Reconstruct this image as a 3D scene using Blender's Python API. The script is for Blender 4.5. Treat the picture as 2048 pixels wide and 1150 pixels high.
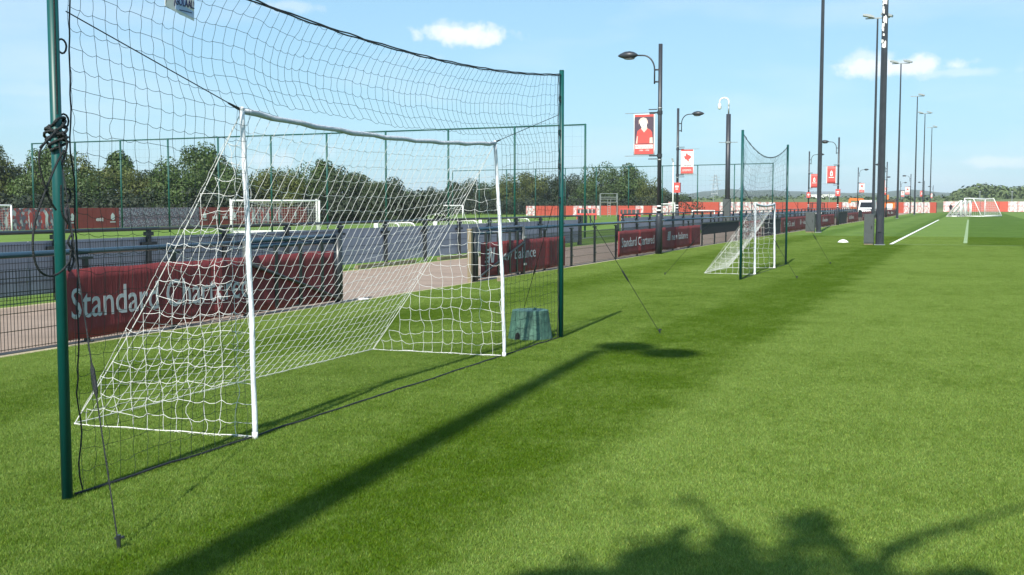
import bpy, math, random
import numpy as np
from mathutils import Vector, Matrix, noise as mnoise

random.seed(7)
S = bpy.context.scene
for o in list(bpy.data.objects):
    bpy.data.objects.remove(o)
C = S.collection
R = math.radians

# ------------------------------------------------------------------ camera
F_PX, EYE, HORIZON, VPX = 2240.0, 1.7, 408.0, 1940.0
PITCH = math.atan((575 - HORIZON) / F_PX)
YAW = math.atan((VPX - 1024) / math.hypot(F_PX, 575 - HORIZON))
cam_d = bpy.data.cameras.new('camera')
cam = bpy.data.objects.new('camera', cam_d)
C.objects.link(cam)
cam.location = (0, 0, EYE)
cam.rotation_euler = (math.pi / 2 - PITCH, 0, YAW)
cam_d.sensor_width = 36
cam_d.lens = F_PX / 2048 * 36
cam_d.clip_start = 0.05
cam_d.clip_end = 20000
S.camera = cam

FW = Vector((-math.sin(YAW) * math.cos(PITCH), math.cos(YAW) * math.cos(PITCH), -math.sin(PITCH)))
RT = Vector((math.cos(YAW), math.sin(YAW), 0))
UP = RT.cross(FW)


def sight(px, py):
    """direction in which a measured point of the survey photograph lies"""
    return FW + RT * ((px - 1024) / F_PX) - UP * ((py - 575) / F_PX)


def ground(px, py, z=0.0):
    d = sight(px, py)
    return Vector((0, 0, EYE)) + d * ((z - EYE) / d.z)


def on_x(px, py, X):
    d = sight(px, py)
    return Vector((0, 0, EYE)) + d * (X / d.x)


def at(px, depth, z=0.0):
    """ground point in the bearing of px at a given depth"""
    d = FW + RT * ((px - 1024) / F_PX)
    h = Vector((d.x, d.y, 0)) / math.cos(PITCH)
    return Vector((h.x * depth, h.y * depth, z))


# ------------------------------------------------------------------ light
SUN_EL, SUN_AZ = R(42.5), R(4.5)          # shadows fall along +Y, a little towards -X
to_sun = Vector((math.sin(SUN_AZ) * math.cos(SUN_EL), -math.cos(SUN_AZ) * math.cos(SUN_EL), math.sin(SUN_EL)))
sun_d = bpy.data.lights.new('sun', 'SUN')
sun_d.energy = 4.2
sun_d.angle = R(0.45)
sun_d.color = (1.0, 0.95, 0.86)
sun = bpy.data.objects.new('sun', sun_d)
C.objects.link(sun)
sun.rotation_euler = (-to_sun).to_track_quat('-Z', 'Y').to_euler()
sun.location = (0, -20, 40)

world = bpy.data.worlds.new('World')
S.world = world
world.use_nodes = True
nt = world.node_tree
nt.nodes.clear()


def wn(t, **k):
    n = nt.nodes.new(t)
    for a, b in k.items():
        setattr(n, a, b)
    return n


def wl(a, b):
    nt.links.new(a, b)


def wmath(op, a, b=None, clamp=False):
    n = wn('ShaderNodeMath', operation=op, use_clamp=clamp)
    for i, v in enumerate((a, b)):
        if v is None:
            continue
        if isinstance(v, (int, float)):
            n.inputs[i].default_value = v
        else:
            wl(v, n.inputs[i])
    return n.outputs[0]


def wdot(sock, vec):
    n = wn('ShaderNodeVectorMath', operation='DOT_PRODUCT')
    wl(sock, n.inputs[0])
    n.inputs[1].default_value = tuple(vec)
    return n.outputs['Value']


w_out = wn('ShaderNodeOutputWorld')
w_bg = wn('ShaderNodeBackground')
w_bg.inputs['Strength'].default_value = 0.10
wl(w_bg.outputs[0], w_out.inputs[0])
sky = wn('ShaderNodeTexSky', sky_type='NISHITA')
sky.sun_disc = False
sky.sun_elevation = SUN_EL
sky.sun_rotation = math.atan2(to_sun.x, to_sun.y)
sky.air_density = 1.0
sky.dust_density = 0.6
sky.ozone_density = 1.6
w_tc = wn('ShaderNodeTexCoord')
D = w_tc.outputs['Generated']
soft = wn('ShaderNodeGamma')
soft.inputs['Gamma'].default_value = 0.46
wl(sky.outputs[0], soft.inputs['Color'])
tint = wn('ShaderNodeMix', data_type='RGBA', blend_type='MULTIPLY')
tint.inputs[0].default_value = 1.0
wl(soft.outputs[0], tint.inputs[6])
tint.inputs[7].default_value = (1.40, 2.08, 2.50, 1)
sky_col = tint.outputs[2]
# clouds: small fair-weather cumulus with flat bases, at the bearings they have in the place
cl_noise = wn('ShaderNodeTexNoise')
cl_noise.inputs['Scale'].default_value = 55
cl_noise.inputs['Detail'].default_value = 6
cl_noise.inputs['Roughness'].default_value = 0.6
wl(D, cl_noise.inputs['Vector'])
nz = wmath('SUBTRACT', cl_noise.outputs['Fac'], 0.5)
total = None
CLOUDS = [(930, 68, 110, 24, 0.9), (905, 62, 60, 24, 0.5), (1790, 132, 125, 22, 0.85), (1745, 122, 70, 26, 0.5), (1900, 145, 120, 10, 0.3),
          (585, 12, 70, 14, 0.30), (540, 315, 60, 22, 0.30), (650, 300, 40, 14, 0.2), (1990, 325, 90, 14, 0.35), (830, 112, 60, 10, 0.15),
          (2400, 60, 220, 40, 0.8), (-400, 90, 260, 50, 0.8), (3300, 180, 260, 30, 0.8), (-1500, 160, 300, 40, 0.8), (1500, 340, 260, 14, 0.12), (60, 180, 120, 14, 0.10)]
for (px, py, wx, wy, dens) in CLOUDS:
    c = sight(px, py).normalized()
    r_ = c.cross(Vector((0, 0, 1))).normalized()
    u_ = r_.cross(c)
    a = wmath('MULTIPLY', wdot(D, r_), F_PX / wx)
    b = wmath('MULTIPLY', wdot(D, u_), F_PX / wy)
    lo = wmath('MULTIPLY', wmath('MINIMUM', b, 0.0), 0.9)
    b2 = wmath('ADD', wmath('MAXIMUM', b, 0.0), lo)
    rr = wmath('SQRT', wmath('ADD', wmath('MULTIPLY', a, a), wmath('MULTIPLY', b2, b2)))
    fr = wmath('MULTIPLY', wmath('MAXIMUM', wdot(D, c), 0.0), 1.0)
    m = wmath('SUBTRACT', wmath('ADD', 1.05, wmath('MULTIPLY', nz, 1.9)), rr)
    m = wmath('MULTIPLY', m, 1.35, clamp=True)
    m = wmath('MULTIPLY', wmath('MULTIPLY', m, m), wmath('SUBTRACT', 3.0, wmath('MULTIPLY', m, 2.0)))
    m = wmath('MULTIPLY', wmath('MULTIPLY', m, wmath('GREATER_THAN', fr, 0.3)), dens)
    total = m if total is None else wmath('MAXIMUM', total, m)
# thin high haze of cloud, everywhere in the sky
wisp = wn('ShaderNodeTexNoise')
wisp.inputs['Scale'].default_value = 5
wisp.inputs['Detail'].default_value = 5
wmap = wn('ShaderNodeMapping')
wmap.inputs['Scale'].default_value = (1, 1, 4)
wl(D, wmap.inputs[0])
wl(wmap.outputs[0], wisp.inputs['Vector'])
wf = wmath('MULTIPLY', wmath('SUBTRACT', wisp.outputs['Fac'], 0.46, clamp=True), 0.9, clamp=True)
total = wmath('ADD', total, wf, clamp=True)
cmix = wn('ShaderNodeMix', data_type='RGBA')
wl(total, cmix.inputs[0])
wl(sky_col, cmix.inputs[6])
cmix.inputs[7].default_value = (6.6, 6.9, 7.4, 1)
wl(cmix.outputs[2], w_bg.inputs['Color'])

S.view_settings.view_transform = 'Standard'
S.view_settings.look = 'None'
S.view_settings.exposure = 0.75
S.view_settings.gamma = 1
S.view_settings.use_curve_mapping = False


# ------------------------------------------------------------------ materials
def mat(name, col, rough=0.6, metal=0.0, var=0.12, scale=8.0, bump=0.0, bscale=60.0, spec=0.5, col2=None, transl=0.0, bmap=None):
    m = bpy.data.materials.new(name)
    m.use_nodes = True
    n, l = m.node_tree.nodes, m.node_tree.links
    b = n['Principled BSDF']
    b.inputs['Roughness'].default_value = rough
    b.inputs['Metallic'].default_value = metal
    b.inputs['Specular IOR Level'].default_value = spec
    tc = n.new('ShaderNodeTexCoord')
    no = n.new('ShaderNodeTexNoise')
    no.inputs['Scale'].default_value = scale
    no.inputs['Detail'].default_value = 6
    no.inputs['Roughness'].default_value = 0.65
    l.new(tc.outputs['Object'], no.inputs['Vector'])
    rp = n.new('ShaderNodeValToRGB')
    c2 = col2 if col2 else tuple(min(1, c * (1 + var)) for c in col)
    c1 = tuple(c * (1 - var) for c in col)
    rp.color_ramp.elements[0].position = 0.3
    rp.color_ramp.elements[1].position = 0.7
    rp.color_ramp.elements[0].color = (*c1, 1)
    rp.color_ramp.elements[1].color = (*c2, 1)
    l.new(no.outputs['Fac'], rp.inputs[0])
    l.new(rp.outputs[0], b.inputs['Base Color'])
    if bump:
        nb = n.new('ShaderNodeTexNoise')
        nb.inputs['Scale'].default_value = bscale
        nb.inputs['Detail'].default_value = 4
        if bmap:
            mp = n.new('ShaderNodeMapping')
            mp.inputs['Scale'].default_value = bmap
            l.new(tc.outputs['Object'], mp.inputs[0])
            l.new(mp.outputs[0], nb.inputs['Vector'])
        else:
            l.new(tc.outputs['Object'], nb.inputs['Vector'])
        bp = n.new('ShaderNodeBump')
        bp.inputs['Strength'].default_value = bump
        bp.inputs['Distance'].default_value = 0.02
        l.new(nb.outputs['Fac'], bp.inputs['Height'])
        l.new(bp.outputs[0], b.inputs['Normal'])
    if transl:
        tr = n.new('ShaderNodeBsdfTranslucent')
        l.new(rp.outputs[0], tr.inputs['Color'])
        mx = n.new('ShaderNodeMixShader')
        mx.inputs[0].default_value = transl
        out = n['Material Output']
        l.new(b.outputs[0], mx.inputs[1])
        l.new(tr.outputs[0], mx.inputs[2])
        l.new(mx.outputs[0], out.inputs[0])
    return m


def turf_nodes(m, blade=False):
    """colour of the turf from its place on the pitch: mowing bands, patches, fine grain"""
    n, l = m.node_tree.nodes, m.node_tree.links
    geo = n.new('ShaderNodeNewGeometry')
    sep = n.new('ShaderNodeSeparateXYZ')
    l.new(geo.outputs['Position'], sep.inputs[0])

    def mth(op, a, b=None, clamp=False):
        k = n.new('ShaderNodeMath')
        k.operation = op
        k.use_clamp = clamp
        for i, v in enumerate((a, b)):
            if v is None:
                continue
            if isinstance(v, (int, float)):
                k.inputs[i].default_value = v
            else:
                l.new(v, k.inputs[i])
        return k.outputs[0]

    def noi(scale, detail=4, rough=0.6, mapping=None):
        k = n.new('ShaderNodeTexNoise')
        k.inputs['Scale'].default_value = scale
        k.inputs['Detail'].default_value = detail
        k.inputs['Roughness'].default_value = rough
        if mapping:
            mp = n.new('ShaderNodeMapping')
            mp.inputs['Scale'].default_value = mapping
            l.new(geo.outputs['Position'], mp.inputs[0])
            l.new(mp.outputs[0], k.inputs['Vector'])
        else:
            l.new(geo.outputs['Position'], k.inputs['Vector'])
        return k.outputs['Fac']

    wob = mth('MULTIPLY', mth('SUBTRACT', noi(0.9, 5), 0.5), 0.9)
    X = mth('ADD', sep.outputs[0], wob)

    def sstep(v, a, b):
        k = n.new('ShaderNodeMapRange')
        k.interpolation_type = 'SMOOTHSTEP'
        k.inputs['From Min'].default_value = a
        k.inputs['From Max'].default_value = b
        l.new(v, k.inputs['Value'])
        return k.outputs[0]

    def band(a, b, e):
        return mth('MULTIPLY', sstep(X, a - e, a + e), mth('SUBTRACT', 1.0, sstep(X, b - e, b + e)))
    # near pitch apron: bands cut along the fence, light off leaning blades painted as colour
    near = mth('ADD', mth('MULTIPLY', band(-3.85, -2.3, 0.28), 1.0), mth('MULTIPLY', band(-5.4, -3.85, 0.4), 0.52))
    near = mth('ADD', near, mth('MULTIPLY', band(-7.0, -5.4, 0.4), 0.25))
    near = mth('ADD', near, mth('MULTIPLY', band(-8.4, -7.0, 0.4), 0.8))
    near = mth('ADD', near, mth('MULTIPLY', band(-40, -15, 0.1), 0.15))
    near = mth('ADD', near, mth('MULTIPLY', band(1.9, 3.6, 0.3), 0.8))
    # pitch beyond the far line: sharp alternate bands, painted the same way
    mod = n.new('ShaderNodeMath')
    mod.operation = 'PINGPONG'
    l.new(mth('ADD', sep.outputs[0], 0.1 + 55.0), mod.inputs[0])
    mod.inputs[1].default_value = 5.5
    fx = sstep(sep.outputs[0], -0.25, 0.1)
    fx = mth('MULTIPLY', fx, mth('SUBTRACT', 1.0, sstep(sep.outputs[0], 5.5, 5.8)))
    far_on = mth('MULTIPLY', sstep(sep.outputs[1], 49.3, 49.8), sstep(sep.outputs[0], -3.1, -3.0))
    mixv = n.new('ShaderNodeMix')
    mixv.data_type = 'FLOAT'
    l.new(far_on, mixv.inputs[0])
    l.new(near, mixv.inputs[2])
    l.new(fx, mixv.inputs[3])
    patch = noi(0.55, 6, 0.65)
    patch2 = noi(2.3, 5, 0.7, (1, 0.6, 1))
    dark = mth('ADD', mth('MULTIPLY', mixv.outputs[0], 0.70), mth('MULTIPLY', mth('SUBTRACT', patch, 0.5), 1.1))
    dark = mth('ADD', dark, mth('MULTIPLY', mth('SUBTRACT', patch2, 0.5), 1.2))
    patch3 = noi(11, 4, 0.75, (1, 0.55, 1))
    patch4 = noi(0.16, 3, 0.6)
    dark = mth('ADD', dark, mth('MULTIPLY', mth('SUBTRACT', patch3, 0.5), 1.35))
    dark = mth('ADD', dark, mth('MULTIPLY', mth('SUBTRACT', patch4, 0.5), 0.6))
    dark = mth('ADD', dark, 0.16, clamp=True)
    cm = n.new('ShaderNodeMix')
    cm.data_type = 'RGBA'
    l.new(dark, cm.inputs[0])
    cm.inputs[6].default_value = (0.152, 0.240, 0.044, 1)
    cm.inputs[7].default_value = (0.062, 0.126, 0.0030, 1)
    return cm.outputs[2], noi, mth


def turf_ground():
    m = bpy.data.materials.new('turf')
    m.use_nodes = True
    n, l = m.node_tree.nodes, m.node_tree.links
    b = n['Principled BSDF']
    b.inputs['Roughness'].default_value = 0.9
    b.inputs['Specular IOR Level'].default_value = 0.15
    col, noi, mth = turf_nodes(m)
    fine = noi(55, 3, 0.7)
    f2 = mth('ADD', mth('MULTIPLY', mth('SUBTRACT', fine, 0.5), 0.9), 0.86)
    vm = n.new('ShaderNodeVectorMath')
    vm.operation = 'SCALE'
    l.new(col, vm.inputs[0])
    l.new(f2, vm.inputs['Scale'])
    l.new(vm.outputs[0], b.inputs['Base Color'])
    bp = n.new('ShaderNodeBump')
    bp.inputs['Strength'].default_value = 0.5
    bp.inputs['Distance'].default_value = 0.03
    l.new(noi(28, 4, 0.7), bp.inputs['Height'])
    l.new(bp.outputs[0], b.inputs['Normal'])
    return m


def turf_blade():
    m = bpy.data.materials.new('grass_blade')
    m.use_nodes = True
    n, l = m.node_tree.nodes, m.node_tree.links
    b = n['Principled BSDF']
    b.inputs['Roughness'].default_value = 0.5
    b.inputs['Specular IOR Level'].default_value = 0.22
    col, noi, mth = turf_nodes(m)
    at_ = n.new('ShaderNodeAttribute')
    at_.attribute_name = 'tone'
    vm = n.new('ShaderNodeMix')
    vm.data_type = 'RGBA'
    vm.blend_type = 'MULTIPLY'
    vm.inputs[0].default_value = 1
    l.new(col, vm.inputs[6])
    l.new(at_.outputs['Color'], vm.inputs[7])
    l.new(vm.outputs[2], b.inputs['Base Color'])
    tr = n.new('ShaderNodeBsdfTranslucent')
    l.new(vm.outputs[2], tr.inputs['Color'])
    mx = n.new('ShaderNodeMixShader')
    mx.inputs[0].default_value = 0.3
    out = n['Material Output']
    l.new(b.outputs[0], mx.inputs[1])
    l.new(tr.outputs[0], mx.inputs[2])
    l.new(mx.outputs[0], out.inputs[0])
    return m


def crowd_mat(name, cols, scale):
    """flat print of a crowd: cells of many colours"""
    m = bpy.data.materials.new(name)
    m.use_nodes = True
    n, l = m.node_tree.nodes, m.node_tree.links
    b = n['Principled BSDF']
    b.inputs['Roughness'].default_value = 0.5
    tc = n.new('ShaderNodeTexCoord')
    v = n.new('ShaderNodeTexVoronoi')
    v.inputs['Scale'].default_value = scale
    l.new(tc.outputs['Object'], v.inputs['Vector'])
    sp = n.new('ShaderNodeSeparateColor')
    l.new(v.outputs['Color'], sp.inputs[0])
    rp = n.new('ShaderNodeValToRGB')
    rp.color_ramp.interpolation = 'CONSTANT'
    el = rp.color_ramp.elements
    while len(el) < len(cols):
        el.new(0.5)
    for i, c in enumerate(cols):
        el[i].position = i / len(cols)
        el[i].color = (*c, 1)
    l.new(sp.outputs[0], rp.inputs[0])
    l.new(rp.outputs[0], b.inputs['Base Color'])
    return m


M = {}
M['turf'] = turf_ground()
M['blade'] = turf_blade()
M['path'] = mat('path_tarmac', (0.30, 0.225, 0.175), 0.9, var=0.18, scale=1.6, bump=0.5, bscale=220)
M['edging'] = mat('dry_edging', (0.40, 0.34, 0.22), 0.95, var=0.25, scale=9, bump=0.6, bscale=70)
M['line'] = mat('line_paint', (0.80, 0.80, 0.76), 0.8, var=0.08, scale=20)
M['faint'] = mat('worn_line_paint', (0.24, 0.33, 0.16), 0.9, var=0.35, scale=3)
M['white'] = mat('white_paint', (0.80, 0.80, 0.79), 0.4, var=0.05, scale=12)
M['tape'] = mat('taped_white_plastic', (0.64, 0.67, 0.70), 0.55, var=0.14, scale=16, bump=0.8, bscale=22, bmap=(1.6, 1.6, 0.5))
M['sleeve'] = mat('grey_padding', (0.48, 0.51, 0.56), 0.8, var=0.12, scale=30, bump=0.4, bscale=40)
M['netw'] = mat('white_cord', (0.66, 0.66, 0.64), 0.7, var=0.05, scale=30)
M['netb'] = mat('black_cord', (0.016, 0.034, 0.030), 0.7, var=0.3, scale=30)
M['rope'] = mat('black_rope', (0.010, 0.013, 0.014), 0.7, var=0.3, scale=40, bump=0.6, bscale=120)
M['green'] = mat('green_powder_coat', (0.000, 0.066, 0.060), 0.42, var=0.12, scale=6)
M['greenf'] = mat('green_far_coat', (0.004, 0.070, 0.055), 0.5, var=0.15, scale=4)
M['steel'] = mat('black_powder_coat', (0.022, 0.027, 0.030), 0.35, var=0.25, scale=7)
M['rail'] = mat('sky_tinted_rail', (0.030, 0.062, 0.095), 0.25, var=0.15, scale=6)  # blue of the reflected sky put into the rail's base colour
M['mast'] = mat('mast_paint', (0.030, 0.034, 0.042), 0.42, var=0.22, scale=3)
M['cab'] = mat('grey_cabinet', (0.060, 0.070, 0.070), 0.5, var=0.12, scale=5)
M['galv'] = mat('galvanised_steel', (0.34, 0.36, 0.36), 0.45, 0.6, var=0.15, scale=9)
M['maroon'] = mat('red_mesh_banner', (0.185, 0.026, 0.029), 0.75, var=0.16, scale=3.5, transl=0.08, bump=0.9, bscale=1.0, bmap=(1, 22, 1.6))
M['silver'] = mat('silver_print', (0.46, 0.46, 0.47), 0.7, var=0.06, scale=10)
M['red'] = mat('red_banner', (0.58, 0.080, 0.070), 0.55, var=0.06, scale=4)
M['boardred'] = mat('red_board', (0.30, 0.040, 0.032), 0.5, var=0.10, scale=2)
M['boardorange'] = mat('bright_red_board', (0.54, 0.095, 0.062), 0.5, var=0.10, scale=2)  # lighter orange-red of the farther hoardings
M['print'] = mat('white_print', (0.74, 0.72, 0.70), 0.6, var=0.06, scale=6)
M['dark'] = mat('dark_print', (0.075, 0.050, 0.075), 0.6, var=0.1, scale=4)
M['skin'] = mat('printed_skin', (0.72, 0.52, 0.44), 0.6, var=0.1, scale=9)
M['navy'] = mat('navy_print', (0.010, 0.018, 0.10), 0.6, var=0.1)
M['pale'] = mat('pale_blue_print', (0.40, 0.50, 0.74), 0.6, var=0.15, scale=14)
M['greyback'] = mat('grey_board_back', (0.30, 0.32, 0.38), 0.6, var=0.07, scale=3, bump=0.2, bscale=12)
M['tub'] = mat('green_tub_plastic', (0.062, 0.140, 0.100), 0.55, var=0.4, scale=7, bump=0.2, bscale=30)
M['hole'] = mat('dark_hole', (0.004, 0.005, 0.005), 0.9)
M['wood'] = mat('weathered_timber', (0.22, 0.18, 0.11), 0.8, var=0.25, scale=5, bump=0.4, bscale=40)
M['bark'] = mat('bark', (0.07, 0.055, 0.040), 0.9, var=0.3, scale=4, bump=0.8, bscale=15)
M['leafA'] = mat('leaf_green', (0.060, 0.104, 0.020), 0.6, var=0.6, scale=0.8, transl=0.25)
M['leafB'] = mat('leaf_olive', (0.092, 0.114, 0.021), 0.6, var=0.5, scale=0.8, transl=0.25)
M['leafC'] = mat('leaf_dark', (0.034, 0.056, 0.017), 0.6, var=0.5, scale=0.8, transl=0.2)
M['leafU'] = mat('leaf_undergrowth_shaded', (0.016, 0.026, 0.010), 0.7, var=0.5, scale=0.5, transl=0.1)  # darkened to stand in for the shadow at the tree bases
M['leafF'] = mat('leaf_far', (0.085, 0.120, 0.042), 0.7, var=0.5, scale=0.06)
M['field'] = mat('rough_field', (0.105, 0.130, 0.038), 0.95, var=0.4, scale=0.03)
M['hill'] = mat('distant_hill', (0.050, 0.070, 0.030), 0.95, var=0.4, scale=0.01)
M['glass'] = mat('lamp_glass', (0.12, 0.13, 0.13), 0.15, var=0.05)
M['dkglass'] = mat('dark_window_glass', (0.012, 0.014, 0.017), 0.06, var=0.05)
M['rubber'] = mat('rubber', (0.015, 0.015, 0.016), 0.8, var=0.2)
M['orange'] = mat('orange_machine_paint', (0.68, 0.16, 0.025), 0.4, var=0.08)
M['cloth'] = mat('dark_cloth', (0.022, 0.018, 0.024), 0.9, var=0.25)
M['face'] = mat('skin', (0.50, 0.32, 0.24), 0.6, var=0.05)
M['house'] = mat('white_render', (0.72, 0.72, 0.70), 0.7, var=0.05)
M['crowd'] = crowd_mat('crowd_print', [(0.40, 0.36, 0.42), (0.22, 0.12, 0.15), (0.15, 0.12, 0.17), (0.30, 0.24, 0.30), (0.09, 0.08, 0.12), (0.46, 0.42, 0.46), (0.24, 0.13, 0.18)], 13.0)
M['crowdp'] = crowd_mat('pale_crowd_print', [(0.74, 0.68, 0.68), (0.66, 0.28, 0.26), (0.78, 0.74, 0.73), (0.60, 0.48, 0.52), (0.70, 0.40, 0.38), (0.76, 0.72, 0.70)], 4.0)
M['player'] = crowd_mat('player_print', [(0.16, 0.13, 0.17), (0.34, 0.06, 0.07), (0.22, 0.18, 0.22), (0.46, 0.08, 0.07), (0.12, 0.10, 0.13), (0.48, 0.44, 0.45)], 6.0)


# ------------------------------------------------------------------ mesh builders
class MB:
    def __init__(self):
        self.v, self.f = [], []

    def add(self, vs, fs):
        k = len(self.v)
        self.v += [tuple(p) for p in vs]
        self.f += [tuple(i + k for i in q) for q in fs]

    def box(self, c, s, rz=0.0, rot=None):
        hx, hy, hz = s[0] / 2, s[1] / 2, s[2] / 2
        m = rot if rot is not None else Matrix.Rotation(rz, 3, 'Z')
        vs = [m @ Vector((x, y, z)) + Vector(c) for x in (-hx, hx) for y in (-hy, hy) for z in (-hz, hz)]
        self.add(vs, [(0, 1, 3, 2), (4, 6, 7, 5), (0, 4, 5, 1), (2, 3, 7, 6), (0, 2, 6, 4), (1, 5, 7, 3)])
        return self

    def tube(self, pts, rad, n=8, cap=True):
        pts = [Vector(p) for p in pts]
        if not isinstance(rad, (list, tuple)):
            rad = [rad] * len(pts)
        vs, fs = [], []
        a = None
        for i, p in enumerate(pts):
            t = (pts[min(i + 1, len(pts) - 1)] - pts[max(i - 1, 0)])
            if t.length < 1e-9:
                t = Vector((0, 0, 1))
            t.normalize()
            if a is None:
                a = t.orthogonal().normalized()
            else:
                a = (a - t * a.dot(t))
                a = a.normalized() if a.length > 1e-6 else t.orthogonal().normalized()
            b = t.cross(a)
            for k in range(n):
                th = 2 * math.pi * k / n
                vs.append(p + (a * math.cos(th) + b * math.sin(th)) * rad[i])
        for i in range(len(pts) - 1):
            for k in range(n):
                k2 = (k + 1) % n
                fs.append((i * n + k, i * n + k2, (i + 1) * n + k2, (i + 1) * n + k))
        if cap:
            fs.append(tuple(range(n - 1, -1, -1)))
            fs.append(tuple((len(pts) - 1) * n + k for k in range(n)))
        self.add(vs, fs)
        return self

    def ell(self, c, r, nu=12, nv=8, rot=None):
        vs, fs = [], []
        m = rot if rot is not None else Matrix.Identity(3)
        for j in range(nv + 1):
            ph = -math.pi / 2 + math.pi * j / nv
            for i in range(nu):
                th = 2 * math.pi * i / nu
                p = Vector((r[0] * math.cos(ph) * math.cos(th), r[1] * math.cos(ph) * math.sin(th), r[2] * math.sin(ph)))
                vs.append(m @ p + Vector(c))
        for j in range(nv):
            for i in range(nu):
                i2 = (i + 1) % nu
                fs.append((j * nu + i, j * nu + i2, (j + 1) * nu + i2, (j + 1) * nu + i))
        self.add(vs, fs)
        return self

    def poly(self, pts, thick, axis):
        """flat outline given in 3-D, thickened along axis"""
        a = Vector(axis) * thick
        n = len(pts)
        vs = [Vector(p) for p in pts] + [Vector(p) + a for p in pts]
        fs = [tuple(range(n - 1, -1, -1)), tuple(range(n, 2 * n))]
        fs += [(i, (i + 1) % n, n + (i + 1) % n, n + i) for i in range(n)]
        self.add(vs, fs)
        return self

    def mesh(self, name, m, smooth=False):
        me = bpy.data.meshes.new(name)
        me.from_pydata(self.v, [], self.f)
        me.materials.append(m)
        if smooth:
            me.polygons.foreach_set('use_smooth', [True] * len(me.polygons))
        me.update()
        return me

    def build(self, name, m, parent=None, smooth=False, loc=None):
        return put(name, self.mesh(name, m, smooth), parent, loc)


def put(name, me, parent=None, loc=None):
    o = bpy.data.objects.new(name, me)
    C.objects.link(o)
    if parent:
        o.parent = parent
    if loc is not None:
        o.location = loc
    return o


def thing(name, label, cat, loc=(0, 0, 0), rz=0.0, group=None):
    o = bpy.data.objects.new(name, None)
    C.objects.link(o)
    o.empty_display_size = 0.2
    o.location = loc
    o.rotation_euler = (0, 0, rz)
    return tag(o, label, cat, group)


def tag(o, label, cat, group=None):
    o['label'] = label
    o['category'] = cat
    if group:
        o['group'] = group
    return o


def struct(o):
    o['kind'] = 'structure'
    return o


def stuff(o):
    o['kind'] = 'stuff'
    return o


def dup(root, loc, rz=None, label=None, scale=None):
    r = root.copy()
    C.objects.link(r)
    r.location = loc
    if rz is not None:
        r.rotation_euler = (0, 0, rz)
    if scale is not None:
        r.scale = scale
    if label:
        r['label'] = label
    for ch in list(root.children):
        c = ch.copy()
        C.objects.link(c)
        c.parent = r
        for g in list(ch.children):
            d = g.copy()
            C.objects.link(d)
            d.parent = c
    return r


_txt = {}


def text_mesh(s, m, width=None, height=None, thick=0.002, bold=0.0):
    """raised flat lettering in the local XY plane, lower left at the origin"""
    cu = bpy.data.curves.new('lettering', 'FONT')
    cu.body = s
    cu.size = 1.0
    cu.extrude = thick / 2
    cu.resolution_u = 3
    cu.offset = bold
    tmp = bpy.data.objects.new('lettering', cu)
    me = bpy.data.meshes.new_from_object(tmp)
    bpy.data.objects.remove(tmp)
    co = np.empty(len(me.vertices) * 3)
    me.vertices.foreach_get('co', co)
    co = co.reshape(-1, 3)
    mn, mx = co.min(0), co.max(0)
    co[:, 0] -= mn[0]
    sx = width / (mx[0] - mn[0]) if width else 1
    sy = height / 0.72 if height else sx
    if not width:
        sx = sy
    co[:, 0] *= sx
    co[:, 1] *= sy
    me.vertices.foreach_set('co', co.ravel())
    me.materials.clear()
    me.materials.append(m)
    me.update()
    return me


def to_wall(me, y0, z0, x):
    """turn lettering (x right, y up) to lie on a wall facing +X, reading along +Y"""
    for v in me.vertices:
        a, b, c = v.co
        v.co = (x + c, y0 + a, z0 + b)
    return me


# ------------------------------------------------------------------ setting
gm = MB()
N = 60
gm.add([(-4500, -2500, 0), (4500, -2500, 0), (4500, 4500, 0), (-4500, 4500, 0)], [(0, 1, 2, 3)])
struct(gm.build('ground', M['turf']))


def sheet(name, m, x0, x1, y0, y1, z, wob=0.0, seg=1):
    b = MB()
    L, Rr = [], []
    for i in range(seg + 1):
        y = y0 + (y1 - y0) * i / seg
        L.append((x0 + wob * (mnoise.noise(Vector((y * 0.9, 1, 0))) + 0.6 * mnoise.noise(Vector((y * 3.1, 4, 0)))), y, z))
        Rr.append((x1 + wob * (mnoise.noise(Vector((y * 0.8, 9, 0))) + 0.6 * mnoise.noise(Vector((y * 2.9, 7, 0)))), y, z))
    b.add(L + Rr, [(i, seg + 1 + i, seg + 2 + i, i + 1) for i in range(seg)])
    return struct(b.build(name, m))


sheet('path_edging', M['edging'], -14.62, -9.86, -40, 330, 0.004, 0.06, 500)
sheet('path', M['path'], -14.45, -10.02, -40, 330, 0.008, 0.03, 300)
sheet('touchline', M['line'], -3.10, -2.96, 49.55, 128, 0.02)
sheet('goal_line', M['faint'], -3.0, 30, 49.50, 49.62, 0.02)
sheet('worn_line', M['faint'], -0.22, -0.06, 52, 130, 0.02)

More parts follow.
